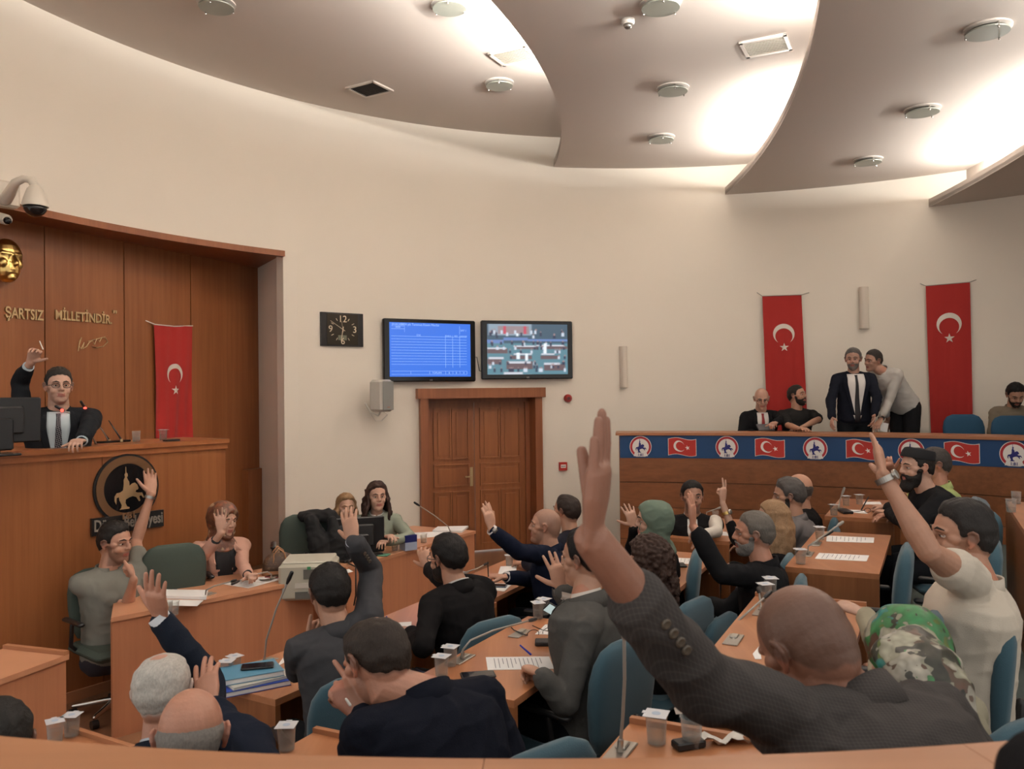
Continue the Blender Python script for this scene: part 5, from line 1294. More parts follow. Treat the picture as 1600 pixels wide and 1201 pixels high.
    if leg:
        for k in (1, -1):
            hp = PV+bl*k*.09*s-spine*.02
            if stand:
                kn = V((hp.x, hp.y, floor+.48))+tf*.03+tl*k*.01; an = V((hp.x, hp.y, floor+.09))+tl*k*.03-tf*.02
            else:
                kn = hp+tf*.40*s+tl*k*.05; kn.z = max(floor+.46, min(hp.z, floor+.56)); an = kn+tf*.03; an.z = floor+.09
            mb.chain([hp, hp.lerp(kn, .5), kn], [.078*s, .068*s, .05*s], 14); mb.chain([kn, kn.lerp(an, .4), an], [.05*s, .048*s, .034*s], 14)
            lm.chain([hp, hp.lerp(kn, .5), kn], [.098*s*bulk**.5, .085*s, .068*s], 16); lm.chain([kn, kn.lerp(an, .5), an+up0*.0], [.067*s, .062*s, .058*s], 16)
            mb.chain([an, an+tf*.06-up0*.04, an+tf*.14-up0*.055], [.036, .032, .026], 10)
            sm = MB(); sm.chain([an-up0*.03-tf*.045, an-up0*.045+tf*.05, an-up0*.055+tf*.15], [.045, .047, .036], 14)
            sm.build('shoe', BLACK, root, True)
        lm.ell(PV-up0*.01, (.165*s*bulk, .13*s*bulk, .11*s), Matrix.Rotation(math.atan2(bl.y, bl.x), 3, 'Z'))
        finish(fuse(lm, .014, 5, fold_disp(.006, hx*.01, 7.)), 'trousers', mat('cloth_%02x%02x%02x' % tuple(int(c*255) for c in pants), pants, .85, spec=.2, bump=.3, bscale=400), root)
    # ---- body mesh
    me = fuse(mb, vox, 3)
    o = finish(me, 'body', SKIN, root)
    n = len(me.vertices); co = np.empty(n*3); me.vertices.foreach_get('co', co); co = co.reshape(-1, 3)
    Mi = np.array((Matrix.Translation(-V(root['_o']))@Hm).inverted()); q = co@Mi[:3, :3].T+Mi[:3, 3]
    col = np.ones((n, 4)); col[:, :3] = skin
    x, y, z_ = q.T; near = (np.abs(x) < .11)*(np.abs(y) < .14)*(z_ > -.13)*(z_ < .13)
    lips = near*(np.abs(x) < .023)*(z_ < -.049)*(z_ > -.073)*(y > .075); col[lips.astype(bool), :3] = (skin[0]*.72, skin[1]*.42, skin[2]*.45)
    ears = near*(np.abs(x) > .078)*(z_ < .03); col[ears.astype(bool), :3] = (skin[0]*1.02, skin[1]*.82, skin[2]*.78)
    def blend(m, c, k): 
        w = (np.clip(m, 0, 1)*k*near)[:, None]; col[:, :3] = col[:, :3]*(1-w)+np.array(c)*w
    if shave: blend(beard_mask()(q), [c*.35 for c in skin], shave)
    if hair and hair['style'] == 'short': blend(hair_mask(min(hair.get('bald', 0), 1) if hair.get('t', 1) > 0 else hair.get('bald', 0), low=-.007)(q), [c*.8+sk*.2 for c, sk in zip(hairc, skin)], hair.get('stubble', .75))
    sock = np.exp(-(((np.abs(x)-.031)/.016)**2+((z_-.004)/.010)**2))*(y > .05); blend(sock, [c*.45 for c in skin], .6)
    ca = me.color_attributes.new('Col', 'FLOAT_COLOR', 'POINT'); ca.data.foreach_set('color', col.ravel())
    # ---- eyes and brows
    if face:
        for k in (-1, 1):
            em2 = MB(); em2.ell(h(k*.031, .0665, .005), (.0135*s, .0125*s, .0068*s), Hr.normalized(), 14, 10); e = em2.build('eye', EYEW, root, True)
            em2 = MB(); em2.ell(h(k*.031, .0755, .005), (.0058*s, .0045*s, .0055*s), Hr.normalized()); em2.build('iris', IRIS, e, True)
            em2 = MB(); em2.chain([h(k*.018, .0785, .006), h(k*.031, .0805, .0125), h(k*.045, .070, .007)], [.0022*s, .0030*s, .002*s], 6); em2.build('eyelid', mat('lid_%d' % int(skin[0]*100), tuple(c*.6 for c in skin), .6), e, True)
            em2 = MB(); em2.chain([h(k*.014, .0895, .027), h(k*.03, .0885, .033), h(k*.05, .072, .027)], [.0032*s, .0042*s, .002*s], 6); em2.build('eyebrow', hairmat('brow_%s' % str(hairc), tuple(c*.8 for c in hairc)), root, True)
    # ---- hair
    hm = hairmat('hair_%s' % '_'.join('%.2f' % c for c in hairc), hairc, hair.get('c2') if hair else None) if hair else None
    sd = hx*.37
    if hair:
        st = hair['style']
        if st == 'short' and hair.get('t', 1) > 0:
            b_ = MB(); tp = hair.get('top', 0.)
            shell(b_, hair_mask(hair.get('bald', 0), 0, hair.get('front', 0.)), hair.get('t', .010), .004, 72, 56, hair.get('n', .004), 70, sd, Hm, (lambda p: tp*sst(p[:, 2], .06, .1)) if tp else None, hair_depth)
            b_.build('hair', hm, root, True)
        elif st in ('long', 'curly'):
            b_ = MB(); shell(b_, hair_mask(0, 0.004, .0), hair.get('t', .020), .008, 48, 36, .006, 40, sd, Hm)
            ln_ = hair.get('len', .24); rg_ = random.Random(int(hx))
            for i in range(26):
                a = math.radians(66-hair.get('fr', 0)+i*(228+2*hair.get('fr', 0))/25)  # around from right front over the back to left front (0 = face)
                dx, dy = math.sin(a), math.cos(a)
                pts = []; wv = hair.get('wave', .006); ph = rg_.uniform(0, 6)
                for j in range(8):
                    zz = .055-j/7*(ln_+.055+rg_.uniform(-.01, .01)); rr_ = .082+(.014 if zz < 0 else 0)+.02*min(1, max(0, -zz/.15))*abs(dx)
                    yy = dy*(rr_*1.06)-.018 - (.01 if dy < 0 else 0)
                    pts.append(Hc+Rt*(dx*rr_*s)+Fd*(yy*s)+(Up if zz > -.02 else Up)*(zz*s)+Rt*math.sin(j*1.5+ph)*wv+Fd*math.cos(j*1.3+ph)*wv)
                b_.chain(pts, [.010, .014, .016, .017, .017, .016, .014, .008], 8)
            finish(fuse(b_, max(.004, vox), 1 if st == 'curly' else 1, (lambda co: nz(co, 55 if st == 'curly' else 30, sd)*(.012 if st == 'curly' else .006))), 'hair', hm, root)
        elif st == 'scarf':
            b_ = MB()
            def fm(p):
                x, y, z_ = p.T; return 1-(sst(y, .02, .04)*(1-sst(np.hypot(x/.060, (z_+.012)/.085), .92, 1.05)))
            shell(b_, fm, .019, .004, 56, 44, .003, 20, sd, Hm, lambda p: .012*sst(-p[:, 1], .03, .09))
            b_.chain([h(-.062, .035, -.085), h(0, .06, -.12), h(.062, .035, -.085)], [.02*s]*3, 12)
            c0 = h(0, -.03, -.10); 
            b_.loft([(c0+Up*.05, Rt*.075*s, Fd*.085*s), (c0-Up*.02, Rt*.080*s, Fd*.085*s), (NB+spine*.01, bl*.105*s, bfw*.098*s), (NB-spine*.05*s, bl*.15*s, bfw*.115*s), (NB-spine*.075*s, bl*.14*s, bfw*.10*s)], 24)
            if hair.get('drape'):
                for pts, r_ in hair['drape']: b_.chain([P(*q_) for q_ in pts], r_, 14, nrm=hair.get('dn'), asp=.45)
            finish(fuse(b_, .005 if hY < 4 else .006, 6, fold_disp(.006, sd, 13.)), 'headscarf', hair['mat'], root)
        elif st == 'cap':
            b_ = MB(); shell(b_, hair_mask(0, 0, 0), .007, .004, 56, 40, .003, 70, sd, Hm); b_.build('hair', hm, root, True)
            b_ = MB(); secs = []
            for zz, k_ in ((.052, 1.0), (.06, 1.02), (.088, .99), (.108, .90), (.114, .75)): secs.append((h(0, -.014-(zz-.05)*.35, zz+.004), Rt*.086*s*k_, (Fd+Up*.22)*.104*s*k_))
            b_.loft(secs, 32); b_.build('prayer_cap', mat('cap_black', (.012, .012, .014), .9), root, 'auto')
    if beard:
        b_ = MB(); shell(b_, beard_mask(), beard.get('t', .006), .004, 72, 60, beard.get('n', .003), 80, sd, Hm, (lambda p: beard['chin']*sst(-p[:, 2], .07, .11)*sst(p[:, 1], .02, .05)) if 'chin' in beard else None)
        b_.build('beard', hairmat('beard_%s' % str(beard['c']), beard['c']), root, True)
        b_ = MB(); b_.chain([h(-.026, .079, -.050), h(-.01, .0915, -.043), h(.01, .0915, -.043), h(.026, .079, -.050)], [.0045*s, .0055*s, .0055*s, .0045*s], 8); b_.build('moustache', hairmat('beard_%s' % str(beard['c']), beard['c']), root, True)
    # ---- top garment
    gv = min(.012, max(.0055, hY*.0018))
    gme = fuse(gm, gv, 3, fold_disp({'jacket': .0085, 'shirt': .010, 'tee': .009, 'blouse': .006, 'vest': .010}[top]*(1.35 if hY < 2.6 else 1), sd, 8. if top != 'vest' else 6.))
    bvh = BVHTree.FromPolygons([v.co.copy() for v in gme.vertices], [tuple(p.vertices) for p in gme.polygons])
    tn = {'jacket': 'jacket', 'shirt': 'shirt', 'tee': 'polo_shirt' if extras and 'polo' in extras else 't_shirt', 'blouse': 'blouse', 'vest': 'vest'}[top]
    gmat_ = tmat or mat('cloth_%02x%02x%02x' % tuple(int(c*255) for c in topc), topc, .85, spec=.12, bump=.35, bscale=380)
    go = finish(gme, tn, gmat_, root)
    if pm.v: finish(fuse(pm, gv, 3, fold_disp(.005, sd)), 'sleeves', mat('cloth_white', (.62, .58, .52), .8), root)
    shm = mat('shirt_%02x%02x%02x' % tuple(int(c*255) for c in shirt), shirt, .75) if shirt else None
    for cuffm in cms: cuffm.build('shirt_cuff', mat('shirt_%02x%02x%02x' % tuple(int(c*255) for c in cuff), cuff, .75), root, True)
    # collar rings
    def ring(t0, t1, k0, k1, w, m_, nm, lift=.0, op=0.):
        b_ = MB(); secs = []; N_ = 28; vs = []; 
        for (t, kk) in ((t0, k0), (t1, k1), (t1-.004, k1-w), (t0-.004, k0-w)):
            for j in range(N_+1):
                g_ = PI/2+op+(2*PI-2*op)*j/N_; cx, cy = math.cos(g_), math.sin(g_)
                vs.append(NB+spine*(t+lift*(-cy))*s+bl*cx*kk*s+bfw*(cy*kk*.95-.006)*s)
        fs = []
        for a_i in range(4):
            b_i = (a_i+1) % 4
            for j in range(N_): fs.append((a_i*(N_+1)+j, a_i*(N_+1)+j+1, b_i*(N_+1)+j+1, b_i*(N_+1)+j))
        fs += [(0, N_+1, 2*(N_+1), 3*(N_+1)), (N_, 2*N_+1, 3*N_+2, 4*N_+3)]
        b_.add(vs, fs); b_.build(nm, m_, root, True)
    if shirt and top in ('jacket', 'vest') : ring(-.03, .038, .076, .064, .006, shm, 'shirt_collar', .014, .12)
    if top in ('jacket',) and lapel: ring(-.045, .024, .094, .078, .010, gmat_, 'jacket_collar', .022, .55)
    if top in ('shirt', 'tee') and (extras and ('polo' in extras or 'collar' in extras)): ring(-.02, .030, .086, .074, .008, gmat_, 'collar', .012, .35)
    CB = NB-spine*.0
    def pt(nm, rows, m_, eps=.004, nc=5):
        b_ = MB(); patch(b_, bvh, CB, bf, bl, spine, refine(rows), nc, eps); b_.build(nm, m_, root, True)
    if face and shirt and top in ('jacket', 'vest'):
        dv = extras.get('vdepth', .36) if extras else .36; wd = (extras or {}).get('vwide', .055)
        pt('shirt_front', [(.0, -wd, wd), (-.10, -wd*1.05, wd*1.05), (-dv*.7, -wd*.75, wd*.75), (-dv, -.012, .012)], shm, .010, 8)
        if tie: 
            pt('tie', [(-.012, -.017, .017), (-.04, -.013, .013), (-dv*.6, -.026, .026), (-dv*.97, -.034, .034)], tie, .017, 4)
        if top == 'jacket' and lapel:
            for k in (-1, 1): pt('lapel', [(.0, k*wd*.95, k*(wd+.02)), (-.10, k*wd, k*(wd+.05)), (-.14, k*wd*.95, k*(wd+.045)), (-dv, k*.008, k*.03)], gmat_, .015, 5)
            for j in range(2):
                b_ = MB(); src = CB+bl*.0+spine*(-dv-.03-j*.09); hh = bvh.ray_cast(src+bf*.6, -bf)
                if hh[0] is not None: b_.lathe([(.009, 0), (.009, .004), (0, .005)], hh[0]+bf*.001, 12, Matrix((bl, spine, bf)).transposed()); b_.build('button', BLACK, root)
    if jl:
        for E_, Wq, W_, nr_ in jl:
            ax_ = (W_-E_).normalized(); bvh2 = bvh
            for j in range(4):
                q_ = Wq-ax_*(.035+j*.022); dirv = (CO-q_).normalized(); dirv = (dirv+up0*.25).normalized(); dirv = (dirv-ax_*dirv.dot(ax_)).normalized(); hh = bvh2.ray_cast(q_+dirv*.3, -dirv)
                if hh[0] is not None:
                    u1 = ax_; u2 = dirv.cross(u1); b_ = MB(); b_.lathe([(.009, 0), (.0095, .003), (.007, .005), (0, .004)], hh[0]+dirv*.001, 14, Matrix((u1, u2, dirv)).transposed()); b_.build('cuff_button', mat('horn_button', (.10, .08, .06), .35), root)
    if extras:
        if 'glasses' in extras:
            b_ = MB(); up_ = extras.get('gup', 0); gy = -.02 if up_ else 0
            for k in (-1, 1):
                c_ = (k*.033, .092+gy*2.2, .004+up_)
                b_.chain([h(c_[0]+.024*math.cos(a), c_[1]-abs(math.cos(a)*k+.0)*.004, c_[2]+.017*math.sin(a)) for a in [2*PI*i/16 for i in range(17)]], [.0018*s]*17, 6, caps=False)
                b_.chain([h(k*.057, .088+gy*2.2, .008+up_), h(k*.078, .05+gy, .008+up_*.9), h(k*.084, -.005+gy, .008+up_*.6)], [.002*s]*3, 6)
            b_.chain([h(-.009, .094+gy*2.2, .006+up_), h(.009, .094+gy*2.2, .006+up_)], [.002*s]*2, 6); b_.build('spectacles', LENS, root, True)
        if 'watch' in extras:
            for k, S0, E_, W_, hd, nr_, td in hands:
                if k == extras['watch']:
                    ax_ = (W_-E_).normalized(); c_ = W_-ax_*extras.get('wpos', .022); u1 = (nr_-ax_*nr_.dot(ax_)).normalized(); u2 = ax_.cross(u1); b_ = MB(); rw_ = .034*s
                    vs = []; N_ = 28
                    for (dz_, rr_) in ((-.010, rw_), (.010, rw_), (.010, rw_-.004), (-.010, rw_-.004)):
                        for j in range(N_): g_ = 2*PI*j/N_; vs.append(c_+ax_*dz_+u1*math.cos(g_)*rr_*.95+u2*math.sin(g_)*rr_)
                    b_.add(vs, [(a_i*N_+j, a_i*N_+(j+1) % N_, ((a_i+1) % 4)*N_+(j+1) % N_, ((a_i+1) % 4)*N_+j) for a_i in range(4) for j in range(N_)]); w_ = b_.build('wristwatch', extras.get('wm', STEEL), root)
                    b_ = MB(); b_.lathe([(.018, 0), (.018, .009), (.015, .011), (0, .011)], c_-u1*(rw_*.9), 20, Matrix((ax_, u2*-1, -u1)).transposed()); b_.build('watch_face', STEEL, w_, 'auto')
    root['_hand1'] = list(hands[0][3]); root['_hand2'] = list(hands[1][3])
    CHAIRS.append((PV, body, floor, chairm, label, stand, spine, bf))
    return root, Hm, bvh, hands
CHAIRS = []
GREYJ = mat('grey_suit', (.050, .050, .055), .85, spec=.2, bump=.4, bscale=420, var=.08, vscale=60)
MIDG = mat('mid_grey_jacket', (.085, .082, .077), .85, spec=.2, bump=.5, bscale=420, var=.12, vscale=90)
CHK = check('checked_tweed', (.050, .044, .042), (.078, .069, .064), 130.)
FL1 = floral('scarf_brown_floral', [(0, (.17, .065, .03)), (.3, (.11, .035, .02)), (.5, (.42, .30, .18)), (.6, (.14, .05, .025)), (.8, (.30, .10, .05)), (.95, (.09, .04, .025))], 30., .08)
FL2 = floral('scarf_green_floral', [(0, (.04, .26, .08)), (.18, (.015, .012, .01)), (.32, (.42, .40, .30)), (.46, (.02, .26, .24)), (.58, (.14, .20, .03)), (.72, (.12, .05, .03)), (.84, (.50, .46, .38)), (.97, (.05, .05, .03))], 15., .25)
GRN = mat('scarf_sage', (.12, .165, .125), .7, spec=.3, bump=.2, bscale=30)
STRIPE = check('striped_tie', (.012, .012, .02), (.35, .34, .36), 90.)
NEAR, FAR = -1, 1
def D(x, y, z_): return (x, y, Pz(x, y, z_).y)
L_, R1 = -1, 1      # person's left, right
tan = (.50, .27, .18); ruddy = (.52, .25, .165); pale = (.56, .33, .24)

# podium
person('man in dark suit, glasses and striped tie raising his hand behind the high podium', (92, 604, 5.95), -38, 2, body=-28, lean=4, s=1.06, bulk=1.15, skin=pale, floor=.85, leg=False, topc=(0.0128, 0.0144, 0.0176),
       shirt=(.42, .50, .54), tie=STRIPE, cuff=(.42, .50, .54), hair=dict(style='short', t=.010, top=.008, n=.006), beard=None, shave=.35, extras=dict(glasses=1, vdepth=.46, vwide=.075),
       arms={R1: ('px', (30, 598, FAR), (48, 566, NEAR), (62, 534, NEAR), dict(curl=.5, cut=.72, n=(.5, -.8, .2))), L_: ('px', (140, 665, NEAR), (128, 688, NEAR), (112, 690, NEAR), dict(curl=.6, n=(0, 0, -1)))})
person('man in grey polo shirt, arm raised and fist at his mouth, beside the podium', (181, 848, 5.65), -72, -3, body=-50, lean=-4, s=1.12, skin=(.50, .26, .175), top='tee', topc=(0.1760, 0.1760, 0.1520), shave=.75, chairm='green',
       hair=dict(style='short', t=.010, top=.008, n=.006), hairc=(.02, .016, .014), extras=dict(polo=1, watch=L_), neck=P(170, 893, 5.65), thighyaw=-128, pants=(.03, .03, .04),
       arms={R1: ('px', (198, 950, NEAR), (209, 905, NEAR), (200, 876, FAR), dict(curl=1.3, th=.3, n=(-.7, -.3, 0), cut=.62)), L_: ('px', (213, 845, FAR), (236, 772, FAR), (234, 734, FAR), dict(cut=.5, curl=.1, n=(.4, -.8, 0)))})
person('woman in brown floral headscarf and pink blazer, hand raised beside her face', (350, 812, 6.4), -58, -10, body=-35, lean=2, s=1.06, leg=False, skin=pale, top='jacket', topc=(0.4960, 0.2880, 0.2240), female=True, chairm='green',
       hair=dict(style='scarf', mat=FL1), shirt=(.01, .01, .012), extras=dict(vdepth=.5, vwide=.075), cuff=(.012, .012, .014),
       arms={R1: ('px', (318, 868, NEAR), (346, 832, NEAR), (343, 788, NEAR), dict(cut=.6, curl=.12, spread=.16, n=(.3, -.9, .1))), L_: ('px', (378, 880, NEAR), (388, 900, NEAR), (402, 896, NEAR), dict(curl=.9, cut=.78, n=(0, 0, -1)))})
person('blonde woman behind the monitor, only her face and wavy hair showing', (541, 793, 7.6), -22, 0, body=-10, s=.98, leg=False, skin=pale, top='blouse', topc=(0.2800, 0.1760, 0.1280), female=True, chairm='none',
       hair=dict(style='long', wave=.008, len=.26, fr=4), hairc=(.34, .20, .10))
person('dark-haired woman in mint blazer and white top, arms crossed at the table', (589, 776, 7.5), -22, 2, body=-8, s=1.05, leg=False, skin=pale, top='jacket', topc=(0.2400, 0.2680, 0.2160), female=True, chairm='none',
       hair=dict(style='long', wave=.012, len=.22, fr=4), hairc=(.05, .024, .018), shirt=(.62, .58, .55), extras=dict(vdepth=.42, vwide=.07, watch=R1, wpos=.04),
       arms={R1: ('px', (560, 842, NEAR), (600, 838, NEAR), (620, 836, NEAR), dict(n=(0, 0, -1), curl=.5)), L_: ('px', (640, 838, NEAR), (606, 846, NEAR), (590, 846, NEAR), dict(n=(0, 0, -1), curl=.5))})
# first row
person('man in grey suit seen from behind, right arm raised, at the desk with blue folders', (514, 926, 3.75), 148, -8, body=150, lean=12, s=1.03, skin=tan, tmat=GREYJ, topc=(0, 0, 0), cuff=(.5, .52, .6), face=True, shave=.5,
       hair=dict(style='short', t=.014, n=.005), hairc=(.016, .013, .012), neck=P(530, 987, 3.7), extras=dict(glasses=1),
       arms={R1: ('px', (580, 890, FAR), (553, 846, NEAR), (541, 790, FAR), dict(sh=(574, 965, 3.72), n=(.2, .9, .1), curl=.1, spread=.09, buttons=1, cut=.93)), L_: ('px', (465, 1048, 3.75), (482, 1008, 3.88), (498, 974, 3.95), dict(curl=1.2, n=(.5, -.5, 0)))}, chairm='blue')
person('bearded man in black suit and glasses seen from behind, at the desk before the secretaries', (698, 872, 4.55), 128, -6, body=138, lean=14, s=1.03, skin=tan, topc=(0.0096, 0.0088, 0.0096), shirt=(.55, .52, .5), neck=P(722, 938, 4.5), shave=.5,
       hair=dict(style='short', t=.017, n=.006), hairc=(.012, .010, .010), beard=dict(t=.008, c=(.02, .016, .014)), extras=dict(glasses=1, vdepth=.2),
       arms={R1: ('px', (690, 905, FAR), (671, 888, FAR), (655, 846, FAR), dict(n=(.1, .9, 0), curl=.35, spread=.08)), L_: ('px', (662, 1010, NEAR), D(642, 988, .80), D(612, 976, .79), dict(curl=.7, n=(0, 0, -1)))}, chairm='blue')
person('shaven-headed man in navy suit with left arm stretched out and up', (851, 822, 5.75), 98, 4, body=112, lean=10, s=1.02, skin=(.53, .29, .2), topc=(0.0080, 0.0112, 0.0256), cuff=(.6, .58, .58), neck=P(862, 868, 5.75), shave=.4, bulk=1.1,
       hair=dict(style='short', t=-1, stubble=.5), hairc=(.07, .045, .035), extras=dict(watch=L_, wpos=.0),
       arms={L_: ('px', (812, 862, NEAR), (769, 828, NEAR), (758, 782, NEAR), dict(sh=(852, 872, 5.6), n=(-.5, .5, .1), curl=.08, spread=.04, th=.5)), R1: ('px', (830, 905, NEAR), (790, 901, 5.6), (766, 899, 5.6), dict(curl=1.2, n=(0, 0, -1), cut=.9))}, chairm='blue')
person('dark-haired man in dark suit half hidden behind the shaven-headed man', (884, 798, 6.4), 125, 0, body=120, s=1.02, skin=tan, topc=(0.0160, 0.0160, 0.0240), hair=dict(style='short', t=.012, bald=.6, n=.006), hairc=(.035, .022, .018), chairm='none')
person('white-haired man in navy suit seen from behind, arm raised at bottom left', (256, 1083, 2.72), 172, -14, roll=-6, body=168, lean=16, s=1.03, skin=ruddy, topc=(0.0112, 0.0152, 0.0256), cuff=(.55, .58, .62), face=False,
       hair=dict(style='short', t=.011, bald=.85, n=.005), hairc=(.60, .57, .52),
       arms={R1: ('px', (322, 1062, FAR), (251, 968, NEAR), (236, 898, NEAR), dict(sh=(326, 1150, 2.62), n=(.25, .9, .1), curl=.12, spread=.05, th=.7, cut=.95))}, shirt=(.45, .5, .56), chairm='none')
person('bald man with grey fringe at the bottom left, hand raised beside him', (299, 1152, 2.22), 165, -10, body=160, lean=14, s=1.05, skin=ruddy, topc=(0.0112, 0.0152, 0.0280), face=False, cuff=(.5, .56, .66), bulk=1.1,
       hair=dict(style='short', t=.008, bald=1, stubble=.35), hairc=(.24, .22, .20), shirt=(.45, .5, .6),
       arms={R1: ('px', (392, 1158, FAR), (326, 1112, FAR), (320, 1030, FAR), dict(n=(.1, .9, 0), curl=.15, spread=.03, gaps=[.16, .0, -.0, .02], curls=[.1, .1, .12, .2], th=.3, hs=1.1, armk=1.2))}, chairm='none')
person('man with short dark hair barely visible at the bottom left corner', (-2, 1163, 2.3), 160, 0, body=160, s=1.0, skin=tan, topc=(0.0160, 0.0160, 0.0160), face=False, hair=dict(style='short', t=.012), hairc=(.02, .018, .016), chairm='none')
# second row
person('man in navy jacket seen from behind, head bowed over his raised fingers', (586, 1035, 2.42), 128, -28, roll=8, body=140, lean=22, s=1.04, skin=ruddy, topc=(0.0072, 0.0088, 0.0160), neck=P(672, 1098, 2.38), bulk=1.12, shave=.5,
       hair=dict(style='short', t=.010, bald=.7, n=.005), hairc=(.04, .028, .022), floor=.05,
       arms={L_: ('px', (560, 1170, 2.3), (566, 1118, 2.35), (534, 1078, 2.38), dict(curls=[.05, .9, 1.1, 1.3], curl=.8, n=(-.2, .5, -.5), th=.4, cut=.95)), R1: ('lap',)}, chairm='none')
person('man in mid grey jacket writing with a blue pen, other hand raised', (912, 873, 3.72), 122, -3, body=132, lean=4, s=1.05, skin=tan, tmat=MIDG, topc=(0, 0, 0), shirt=(.58, .53, .48), neck=P(915, 945, 3.65), face=True, floor=.12,
       hair=dict(style='short', t=.015, n=.004), hairc=(.015, .012, .011), extras=dict(vdepth=.15),
       arms={L_: ('px', (882, 1098, NEAR), D(846, 1054, .96), D(812, 1036, .95), dict(sh=(932, 985, 3.5), curl=.75, n=(-.2, -.2, -1), cut=.9)), R1: ('px', (900, 960, FAR), (880, 922, NEAR), (858, 842, FAR), dict(n=(-.1, .8, .1), curl=.18, spread=.12, gaps=[.2, .03, .0, -.15], th=.75))}, chairm='blue')
person('woman with long curly dark brown hair behind the raised sleeve', (1012, 880, 4.3), 125, 0, body=128, s=1.0, skin=pale, top='blouse', topc=(0.0120, 0.0104, 0.0104), female=True, hair=dict(style='curly', t=.034, wave=.02, len=.26, fr=0), hairc=(.055, .028, .020), floor=.12, chairm='blue', face=False,
       neck=P(1016, 950, 4.3), arms={L_: ('px', (945, 990, 4.1), (905, 975, 4.05), (876, 962, 4.1), dict(curl=.9, n=(0, 0, 1)))})
person('woman in sage green headscarf and black clothes with one hand raised', (1019, 814, 5.45), 95, 0, body=105, lean=8, s=1.03, skin=pale, top='blouse', topc=(0.0096, 0.0088, 0.0104), female=True, hair=dict(style='scarf', mat=GRN), floor=.12, chairm='blue', neck=P(1030, 862, 5.5),
       arms={R1: ('px', (985, 862, FAR), (992, 824, NEAR), (974, 770, NEAR), dict(sh=(1012, 860, 5.4), n=(-.2, .9, .1), curl=.1, spread=.15, th=.8, cut=.93))})
person('man in black padded vest and white sleeves facing the camera, behind a raised hand', (1082, 776, 7.0), 2, 0, body=12, lean=2, s=1.07, skin=(.42, .22, .15), top='vest', topc=(0.0096, 0.0096, 0.0112), shirt=(.55, .54, .52), hair=dict(style='short', t=.014), hairc=(.02, .015, .013), floor=.15, chairm='none', shave=.7, extras=dict(vdepth=.2, vwide=.04),
       arms={L_: ('px', (1120, 830, NEAR), (1090, 838, NEAR), (1072, 838, NEAR), {}), R1: ('lap',)})
person('grey-bearded man in black suit raising his left arm before the blonde woman', (1176, 834, 4.58), 100, 0, body=112, lean=2, s=1.0, skin=ruddy, topc=(0.0104, 0.0104, 0.0120), hair=dict(style='short', t=.010, n=.004), hairc=(.17, .15, .13), beard=dict(t=.004, c=(.28, .26, .24)), floor=.15, chairm='blue', neck=P(1196, 893, 4.55), bulk=1.05,
       arms={L_: ('px', (1128, 898, NEAR), (1083, 822, NEAR), (1080, 768, NEAR), dict(sh=(1180, 905, 4.45), n=(-.8, .5, .1), curl=.08, spread=.03, th=.5, cut=.82)), R1: ('px', (1140, 955, NEAR), (1105, 942, FAR), (1078, 944, FAR), dict(curl=.9, n=(0, 0, -1)))})
person('blonde woman with long straight hair and a bracelet, two fingers raised', (1206, 812, 5.5), 112, 0, body=112, s=1.0, skin=pale, top='blouse', topc=(0.0104, 0.0096, 0.0104), female=True, hair=dict(style='long', wave=.002, len=.30, t=.014, fr=0), hairc=(.36, .22, .12), floor=.15, chairm='blue', face=False, neck=P(1212, 868, 5.5),
       arms={L_: ('px', (1150, 842, FAR), (1129, 786, NEAR), (1130, 736, NEAR), dict(sh=(1185, 872, 5.5), n=(-.5, .6, .1), curls=[.05, .05, 1.3, 1.4], gaps=[.12, -.10, -.02, .0], cut=.42, hs=1.02))}, extras=dict(watch=L_, wm=GOLD, wpos=.07))
person('man in grey shirt with spectacles pushed up on his greying hair', (1231, 775, 6.2), 103, -6, body=118, lean=10, s=1.06, skin=tan, top='shirt', topc=(0.1520, 0.1400, 0.1400), hair=dict(style='short', t=.018, n=.006), hairc=(.11, .10, .095), beard=dict(t=.005, c=(.05, .04, .035)), extras=dict(glasses=1, gup=.075, collar=1), floor=.15, chairm='blue')
person('bald man in black behind the man with spectacles on his hair', (1247, 764, 6.8), 120, 0, body=118, s=1.03, skin=(.56, .30, .2), top='tee', topc=(0.0096, 0.0096, 0.0104), hair=dict(style='short', t=.003, bald=1), hairc=(.1, .08, .07), floor=.15, face=False, chairm='blue')
# third row
person('bearded man in black robe and black cap writing at the far desk', (1431, 730, 5.55), 84, -2, body=98, lean=22, s=1.04, skin=pale, top='jacket', lapel=False, topc=(0.0112, 0.0112, 0.0120), hair=dict(style='cap'), hairc=(.02, .016, .014), beard=dict(t=.014, chin=.028, n=.005, c=(.018, .014, .012)), floor=.35, chairm='blue', neck=P(1455, 783, 5.55),
       arms={L_: ('px', (1428, 822, NEAR), D(1388, 800, 1.15), D(1352, 797, 1.13), dict(n=(0, 0, -1), curl=.3)), R1: ('px', (1425, 812, FAR), D(1386, 792, 1.15), D(1350, 789, 1.14), dict(n=(0, 0, -1), curl=.8))}, bulk=1.08)
person('man in lime green shirt behind the man with the black cap, hand to face', (1459, 726, 6.15), 98, 0, body=105, lean=10, s=1.03, skin=ruddy, top='tee', topc=(0.3360, 0.4000, 0.1600), hair=dict(style='short', t=.010), hairc=(.07, .06, .055), floor=.35, chairm='grey', extras=dict(polo=1),
       arms={L_: ('px', (1412, 782, NEAR), (1392, 738, NEAR), (1382, 716, NEAR), dict(curl=.8, n=(.3, .5, 0))), R1: ('rest',)})
